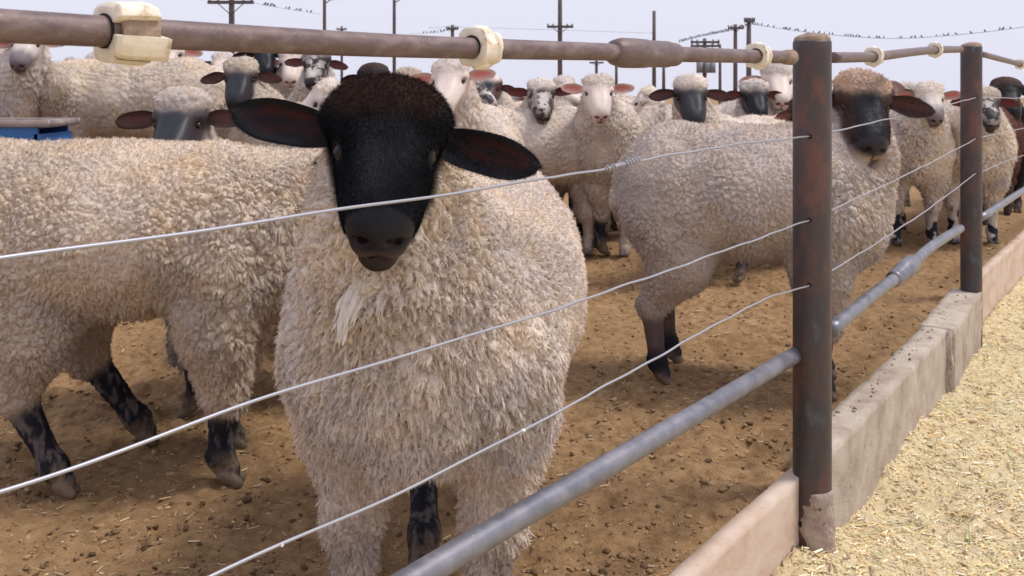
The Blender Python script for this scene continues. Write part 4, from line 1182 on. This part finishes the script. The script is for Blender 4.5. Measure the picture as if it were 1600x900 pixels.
        p, nn, cc, f = sample(Pe, Fe, Ne, Ce, np.ones(len(Pe)), 16000)
        outw = p - hl; outw /= np.linalg.norm(outw, axis=1)[:, None]
        dr_ = nn * 0.35 + outw * 0.8 + rng.normal(0, 0.3, p.shape); dr_ /= np.linalg.norm(dr_, axis=1)[:, None]
        L = 0.0055 * hs * (0.5 + 0.8 * rng.random((16000, 1)))
        ribbons("ear_hair", p, nn, p + dr_ * L * 0.5, p + dr_ * L, 0.0002, cc * (1 + 0.2 * rng.normal(0, 1, (16000, 1))), 0.12)
    return ob
#SHEEP
ewes = []
def E_(*a, **k): ewes.append((a, k))
E_("big black faced ewe with creamy fleece staring over the wire at the front", 607, 171, 1.34, az=7, pitch=45, roll=-4, face='black', wool='cream',
   heading=-7, scale=1.02, body=(-0.125, 1.88), headscale=1.03, hlen=0.86, hwid=1.08, slim=0.0, cell=0.0105, sub=2, disp=0.015, legs='dark', woolleg=0.2, cap='hair', width=1.03,
   locks=300000, locklen=0.0062, lockw=0.00045, fur=70000, stock=0.78, ears=(-11, 9), near=True, seed=1, cellsz=0.0135, neckr=1.0, feet=((-0.01, 0.02), (0.01, 0.02), (-0.075, 0.36), (0, 0)), ear_len=1.15)
E_("woolly ewe standing side on at the left, head hidden behind a long black ear", 570, 225, 2.5, az=60, pitch=45, face='black', wool='yellow',
   heading=96, scale=1.035, body=(-0.93, 2.37), cell=0.0115, sub=2, disp=0.012, legs='dark', woolleg=0.4, locks=230000, locklen=0.0062, near=True, seed=2, cellsz=0.0155, cap='wool', length=0.97,
   feet=((0, 0.0), (0, -0.03), (0.02, 0.22), (-0.04, 0.32)), neckr=0.85)
E_("grey fleeced ewe behind the near post, brown and black face turned to the camera", 1351, 136, 2.95, az=-3, pitch=46, roll=-3, face='brownface', wool='grey',
   heading=72, scale=1.05, length=0.80, body=(0.785, 3.06), width=0.95, headscale=1.02, hwid=1.2, cell=0.0115, sub=2, disp=0.011, legs='grey', woolleg=0.25, locks=150000, locklen=0.0055, fur=22000, near=True, seed=3, ear_len=1.12, cellsz=0.015, ears=(8, 8), topd=0.006, neckr=0.92)

def G_(label, px, py, Z, **k):
    d = dict(seed=len(ewes) * 1.7, cell=0.0145, sub=1, disp=0.009, cellsz=0.021, locks=16000, lockw=0.0008, locklen=0.012, neckr=0.84, ears=(4 + 8 * math.sin(len(ewes) * 2.1), 5 + 8 * math.cos(len(ewes) * 1.3)), pitch=46, width=0.84, hwid=1.2)
    d.update(k); E_(label, px, py, Z, **d)
# --- the flock behind, left to right
G_("pale ewe at the far left edge, head under the top rail above the trough", 42, 54, 4.6, face='dusty', wool='cream', heading=50, az=5, scale=1.08, headscale=0.87, pitch=43)
G_("ewe side on behind the trough, facing left with its face turned away", 76, 108, 4.75, az=-118, pitch=38, face='black', wool='yellow', heading=-86, scale=1.02, body=(-2.02, 5.0), legs='dark', ears=(-4, -4), headscale=0.83)
G_("white ewe with brown ears peering over the back of the left side on ewe", 103, 100, 6.3, az=-60, pitch=40, face='mottled', wool='white', heading=-70, headscale=0.83)
G_("small white ewe with a dark ear left of the large cracked insulator", 142, 92, 6.0, az=-35, pitch=41, face='dusty', wool='white', heading=-30, earc='dark')
G_("ewe whose dark muzzle shows just below the large cracked insulator", 180, 86, 5.9, az=-5, pitch=46, face='grey', wool='cream', heading=-55)
G_("white faced ewe with a small dark nose hanging under the long rail", 267, 72, 5.6, az=-6, pitch=46, face='white', wool='cream', heading=-50, headscale=0.92)
G_("distant white ewe with drooping dark ears behind the tan capped ewe", 347, 90, 6.6, az=4, pitch=41, face='white', wool='white', heading=10, earc='dark', ears=(12, 12))
G_("tan capped ewe with a dark grey face in the second row at left", 375, 106, 4.15, az=3, pitch=49, face='grey', wool='yellow', heading=-62, cap='wool', headscale=0.87, scale=0.98, neckr=0.9, ears=(10, 8))
G_("wool topped black faced ewe peeping over the woolly back at left", 280, 164, 2.85, az=0, pitch=41, face='grey', wool='grey', heading=-75, body=(-0.72, 2.90), scale=0.95, headscale=0.98, topd=0.012, ears=(2, -2), legs='dark', woolleg=0.7)
G_("black sheep with only its ear and neck below the rail", 412, 76, 5.6, az=20, pitch=41, face='black', wool='black', heading=30, cap='hair')
G_("pink eared white ewe with a pink nose under the long rail", 456, 87, 5.6, az=8, pitch=43, face='white', wool='white', heading=30)
G_("ewe with a dark blotched face and brown ears beneath the long rail", 493, 88, 5.3, az=0, pitch=45, face='mottled', wool='cream', heading=10, cap='hair')
G_("woolly white ewe half hidden by the big ewe's long left ear", 500, 140, 3.35, az=-75, pitch=40, face='dusty', wool='cream', body=(-0.52, 3.62), heading=-30, scale=1.0)
G_("dark topped head just showing over the crown of the big ewe, left", 583, 110, 5.0, az=0, pitch=46, face='black', wool='grey', heading=0, cap='hair')
G_("brown fleeced sheep showing behind the crown of the big ewe", 645, 122, 4.1, az=40, pitch=51, face='brown', wool='tan', heading=60, scale=1.0)
G_("large white ewe with a pink nose close beside the big ewe's crown", 702, 106, 3.8, az=-14, pitch=43, roll=3, face='white', wool='cream', heading=-6, scale=1.05, headscale=0.92, ears=(0, -6))
G_("grey cheeked ewe tucked behind the pink nosed white ewe", 742, 124, 5.0, az=60, pitch=41, face='mottled', wool='grey', heading=40)
G_("ewe with a brown crown and plain dark face right of the big ewe", 764, 127, 5.5, az=-14, pitch=43, face='brownface', wool='cream', heading=-30, headscale=0.81, cap='hair')
G_("dark head low between two ewes right of the big ewe", 798, 149, 6.2, az=20, pitch=41, face='brownface', wool='cream', heading=30, cap='hair')
G_("ewe with a black and white blotched face and short reddish ears", 846, 135, 5.0, az=4, pitch=47, face='mottled', wool='cream', heading=8, ears=(-6, -10), neckr=0.85, scale=1.0, earc='red')
G_("white capped ewe showing behind the blotched face", 884, 128, 6.1, az=30, pitch=36, face='white', wool='white', heading=35)
G_("grey fleeced ewe turned away, dark ear beside the white ewe's cheek", 893, 158, 5.6, az=120, pitch=40, face='black', wool='grey', heading=12, scale=0.98, body=(0.235, 5.45), legs='dark', ears=(8, 8), headscale=0.81)
G_("white ewe with pink ears and nose facing the camera, all four legs clear", 935, 129, 4.8, az=2, pitch=46, face='white', wool='cream', heading=-14, width=0.80, scale=1.06, headscale=0.93, legs='white', woolleg=0.5, ears=(-8, -8), cell=0.011, near=False, locks=26000, cellsz=0.016, disp=0.007)
G_("ewe with a white ear tag looking away to the left", 1006, 147, 5.2, az=-110, pitch=40, face='dusty', wool='cream', heading=100, eartag=True)
G_("wool capped ewe with a dark face and wide drooping ears behind the grey ewe", 1080, 133, 4.35, az=0, pitch=48, face='grey', wool='cream', heading=-48, headscale=0.94, topd=0.010, ears=(6, 8), cell=0.011, neckr=0.85, scale=0.96)
G_("slim black faced ewe with a white crown and wide dark ears", 1180, 137, 4.85, az=0, pitch=48, face='black', wool='white', heading=-18, headscale=0.85, ears=(6, 8), earc='red', cell=0.011, neckr=0.8, scale=0.97)
G_("pale fleeced ewe whose back fills the gap left of the slim black face", 1160, 158, 6.0, az=70, pitch=40, face='dusty', wool='white', heading=92, scale=0.98)
G_("tall white ewe with a pink ear rising behind the near post", 1214, 112, 5.0, az=-4, pitch=41, face='white', wool='white', heading=-5, headscale=0.96, topd=0.015, scale=1.05, ears=(4, 4))
G_("dark brown fleeced sheep glimpsed left of the near post", 1262, 165, 4.7, az=20, pitch=41, face='brown', wool='brown', heading=-18, scale=0.95, legs='brown')
G_("dark eared sheep directly behind the brown faced ewe's ear", 1397, 136, 5.9, az=20, pitch=41, face='brown', wool='brown', heading=60, cap='hair', legs='brown', scale=0.98)
G_("small pale crown between the brown ear and the white face", 1418, 136, 6.8, az=0, pitch=46, face='mottled', wool='white', heading=0, headscale=0.79)
G_("white ewe with a grey nose, pink ear and spotted legs between the posts", 1453, 141, 5.1, az=-5, pitch=46, face='dusty', wool='cream', heading=-6, scale=1.02, legs='spot', cell=0.011, ears=(-10, -10), neckr=0.85)
G_("reddish brown sheep half hidden by the farther post", 1495, 158, 6.0, az=20, pitch=41, face='brown', wool='brown', heading=-40, cap='hair', legs='brown', scale=1.0)
G_("ewe with a speckled face and woolly crown right of the farther post", 1541, 149, 5.15, az=-8, pitch=45, face='mottled', wool='cream', heading=-12, scale=1.04, legs='spot', topd=0.012, cell=0.011, ears=(0, 4), neckr=0.85, earc='red')
G_("black sheep with a smooth dark crown at the right edge", 1574, 133, 6.5, az=-10, pitch=47, face='black', wool='black', heading=-20, cap='hair', headscale=1.16, scale=1.0)
for a_, k_ in ewes:
    make_sheep(*a_, **k_)
#AFTER
big = [o for o in COL.objects if o.get("label", "").startswith("big black faced")][0]
inv = np.array(big.matrix_world.inverted())
tuftr = np.random.default_rng(5)
tb = MB()
for (x0, y0, x1, y1, Yz, r0) in ((566, 432, 532, 536, 1.345, 0.013), (575, 440, 548, 505, 1.35, 0.010), (612, 425, 590, 488, 1.35, 0.008), (560, 445, 522, 505, 1.355, 0.008)):
    for q in range(9):
        jx, jz = tuftr.normal(0, 5, 2)
        a_ = np.array(at(x0 + jx, y0 + jz * 0.5, Yz + 0.015)); b_ = np.array(at(x1 + jx * 0.7, y1 + jz * 1.6, Yz - 0.012)); m_ = (a_ + b_) / 2 + tuftr.normal(0, 0.004, 3)
        V = polypts([a_, m_, b_], 12); rr_ = r0 * 0.42 * np.array([0.7, 0.9, 1, 1, 0.95, 0.9, 0.85, 0.8, 0.7, 0.55, 0.35, 0.08])
        tb.tube((np.c_[V, np.ones(12)] @ inv.T)[:, :3], rr_, 8)
nv_ = sum(len(v) for v in tb.V)
tb.build("hanging_tuft", M['sheep'], big, True, jitter=lambda V: V + 0.003 * (np.stack([fbm(V * 120, 3), fbm(V * 120 + 5, 3), fbm(V * 120 + 9, 3)], 1) - 0.5) * 2, col=np.tile((0.8, 0.75, 0.7), (nv_, 1)), wool=np.ones(nv_))
# ------------------------------------------------------------------ trough
tr = empty("feed_trough", (-2.50, 3.56, 0.015)); tr.scale = (1, 0.48, 1); tag(tr, "blue metal feed trough with a dusty rim at the left edge", "trough")
zt = 0.803
mb = MB()
mb.box((-0.0, -0.24, zt - 0.25), (0.80, 0.012, 0.225)); mb.box((0, 0.24, zt - 0.25), (0.80, 0.012, 0.225))
mb.box((0.80, 0, zt - 0.27), (0.012, 0.252, 0.22)); mb.box((-0.80, 0, zt - 0.27), (0.012, 0.252, 0.22)); mb.box((0, 0, zt - 0.46), (0.79, 0.235, 0.01))
ob = mb.build("tub", M['blue'], tr, False)
mb = MB()
mb.box((0, -0.25, zt - 0.012), (0.84, 0.024, 0.012)); mb.box((0, 0.25, zt - 0.012), (0.84, 0.024, 0.012)); mb.box((-0.805, 0, zt - 0.014), (0.033, 0.225, 0.012)); mb.box((0.805, 0, zt - 0.014), (0.033, 0.225, 0.012)); mb.box((0, 0, zt - 0.022), (0.771, 0.225, 0.012))
mb.build("rim", M['rim'], tr, True)
for sx in (-0.6, 0.6):
    for sy in (-0.2, 0.2):
        lg = MB(); lg.box((sx, sy, 0.18), (0.03, 0.03, 0.24)); lg.build("leg", M['rim'], tr, False)

# ------------------------------------------------------------------ utility poles, power lines, birds
def pole(px, ptop, Z, r, label, arm=None, lamp=None, trans=False, pins=True, armw=1.2):
    x, y, zt_ = at(px, ptop, Z)
    e = empty("utility_pole", (x, y, 0)); tag(e, label, "utility pole", "utility poles beyond the pen")
    mb = MB(); mb.tube([(0, 0, -2.0), (0, 0, zt_ * 0.5), (0, 0, zt_)], [r * 1.15, r, r * 0.85], 12); mb.build("pole", M['pole'], e, True)
    for az_ in (arm or []):
        za = at(px, az_, Z)[2]
        c = MB(); c.box((0, -r * 1.1, za), (armw, r * 0.45, r * 0.55)); ao = c.build("crossarm", M['pole'], e, False)
        for sg in (1, -1):
            b_ = MB(); b_.tube([(sg * armw * 0.62, -r * 1.1, za), (0, -r * 0.9, za - armw * 0.55)], r * 0.16, 6); b_.build("brace", M['pole'], e, True)
        if pins:
            for fx in (-0.92, -0.55, 0.55, 0.92):
                p = MB(); p.tube([(fx * armw, -r * 1.1, za), (fx * armw, -r * 1.1, za + r * 1.3)], [r * 0.3, r * 0.45], 8); p.build("pin_insulator", M['transformer'], e, True)
    if lamp:
        zl = at(px, lamp, Z)[2]
        c = MB(); c.tube([(0, 0, zl), (0.35, -0.1, zl + 0.22), (0.9, -0.2, zl + 0.30)], 0.035, 8); c.build("lamp_arm", M['pole'], e, True)
        c = MB(); c.sphere((1.05, -0.2, zl + 0.29), (0.28, 0.12, 0.07), 12, 8); c.build("lamp_head", M['transformer'], e, True)
    if trans:
        zb = at(px, 105, Z)[2]
        for sx in (-1, 0.25, 1.15):
            c = MB(); c.tube([(sx * 0.42, -0.35, zb - 0.42), (sx * 0.42, -0.35, zb + 0.38)], 0.25, 16); c.tube([(sx * 0.42, -0.35, zb + 0.38), (sx * 0.42, -0.35, zb + 0.55)], [0.06, 0.03], 8)
            c.build("transformer", M['transformer'], e, True)
    return e
pole(362, -70, 42, 0.13, "brown utility pole with a braced crossarm above the long rail at left", arm=[4], armw=1.0)
pole(507, -60, 55, 0.10, "slim pole with a lamp stub left of the big ewe", lamp=6)
pole(616, -60, 58, 0.10, "slim dark pole with a street lamp arm above the big ewe", lamp=5)
pole(534, 41, 95, 0.13, "short distant pole just left of the big ewe's crown", arm=[46], armw=0.5)
pole(707, 39, 110, 0.22, "distant pole with a small crossarm left of the knobbly insulator", arm=[45], armw=0.7)
pole(875, -60, 60, 0.14, "tall grey utility pole with a braced crossarm in the middle of the view", arm=[42], armw=0.82)
pole(932, 90, 95, 0.15, "short distant pole with a bracket left of the pipe coupling", arm=[98], armw=0.7, pins=False)
pole(963, 92, 100, 0.15, "thin distant pole just behind the pipe coupling's left end")
pole(1022, 17, 60, 0.12, "bare pale pole rising above the pipe coupling")
pole(1037, 92, 90, 0.15, "thin distant pole just right of the bare pale pole")
pole(1101, 60, 70, 0.15, "pole carrying crossarms and grey transformers behind the far rail", arm=[66, 72], armw=1.05, trans=True)
pole(1125, 69, 80, 0.12, "thin pole between the transformer pole and the paired poles")
pole(1149, 38, 55, 0.12, "left one of the paired poles near the small insulator", arm=[44], armw=0.45)
pole(1170, 28, 52, 0.14, "right one of the paired poles, where the bird covered line turns", arm=[33], armw=0.28)
def line(name, pts, r, label, n=60):
    mb = MB(); V = polypts(pts, n); mb.tube(V, r, 6); o = mb.build(name, M['cable'], None, True); tag(o, label, "cable"); return V
L1 = line("power_line", [at(1170, 37, 52), at(1260, 50, 52), at(1400, 60, 51), at(1500, 54, 50), at(1620, 40, 49)], 0.014, "sagging power line lined with birds, right of the paired poles")
L2 = line("power_line", [at(1060, 66, 60), at(1090, 58, 58), at(1149, 46, 55), at(1170, 38, 52)], 0.014, "power line thick with birds, left of the paired poles")
L3 = line("power_line", [at(640, 53, 100), at(680, 51, 104), at(707, 46, 110)], 0.016, "short faint line of birds beside the distant small pole")
L4 = line("power_line", [at(395, 4, 43), at(430, 11, 50), at(500, 22, 56)], 0.008, "faint power line with birds left of the lamp poles")
L5 = line("power_line", [at(700, 48, 110), at(875, 47, 60), at(1022, 52, 60)], 0.009, "faint cable running behind the middle pole")
def bird_mesh():
    b = MB()
    b.sphere((0, 0, 0.075), (0.045, 0.085, 0.055), 10, 7, R=[[1, 0, 0], [0, 0.85, -0.53], [0, 0.53, 0.85]])
    b.sphere((0, 0.065, 0.145), 0.034, 8, 6)
    b.tube([(0, 0.09, 0.145), (0, 0.125, 0.14)], [0.012, 0.002], 5)
    b.tube([(0, -0.05, 0.04), (0, -0.13, -0.03)], [0.024, 0.016], 6)
    return b
birds = []
def put_birds(V, fr, k=1.0):
    for f in fr:
        i = f * (len(V) - 1); a_ = int(i); t_ = i - a_; p = V[a_] * (1 - t_) + V[min(a_ + 1, len(V) - 1)] * t_
        if not birds:
            o = bird_mesh().build("bird", M['bird'], None, True)
        else:
            o = birds[0].copy(); COL.objects.link(o)
        o.location = (p[0], p[1], p[2] + 0.01); o.rotation_euler = (0, 0, random.uniform(0, 6.28)); s_ = k * random.uniform(0.85, 1.15); o.scale = (s_, s_, s_)
        tag(o, "small dark bird perched on a power line", "bird", "birds perched on the power lines"); birds.append(o)
def fr_(V, pxs):
    q = V[:, 0] / V[:, 1] * FP + 800
    return [float(np.interp(p, q, np.arange(len(V)))) / (len(V) - 1) for p in pxs]
put_birds(L1, fr_(L1, [1176, 1180, 1184, 1190, 1200, 1209, 1225, 1229, 1234, 1243, 1247, 1258, 1271, 1280, 1288, 1296, 1301, 1321, 1325, 1329, 1333, 1338, 1343, 1358, 1370, 1374, 1381, 1406, 1409, 1424, 1430, 1440, 1463, 1475, 1481, 1494, 1517, 1539, 1562, 1567, 1579]), 0.72)
put_birds(L2, fr_(L2, list(np.linspace(1062, 1142, 24)) + [1156, 1160, 1165]), 0.78)
put_birds(L3, fr_(L3, [662, 667, 673, 678, 683, 689, 694, 699]), 1.3)
put_birds(L4, fr_(L4, [414, 418, 423, 428, 447, 452, 463, 467, 470, 480, 486]), 0.8)
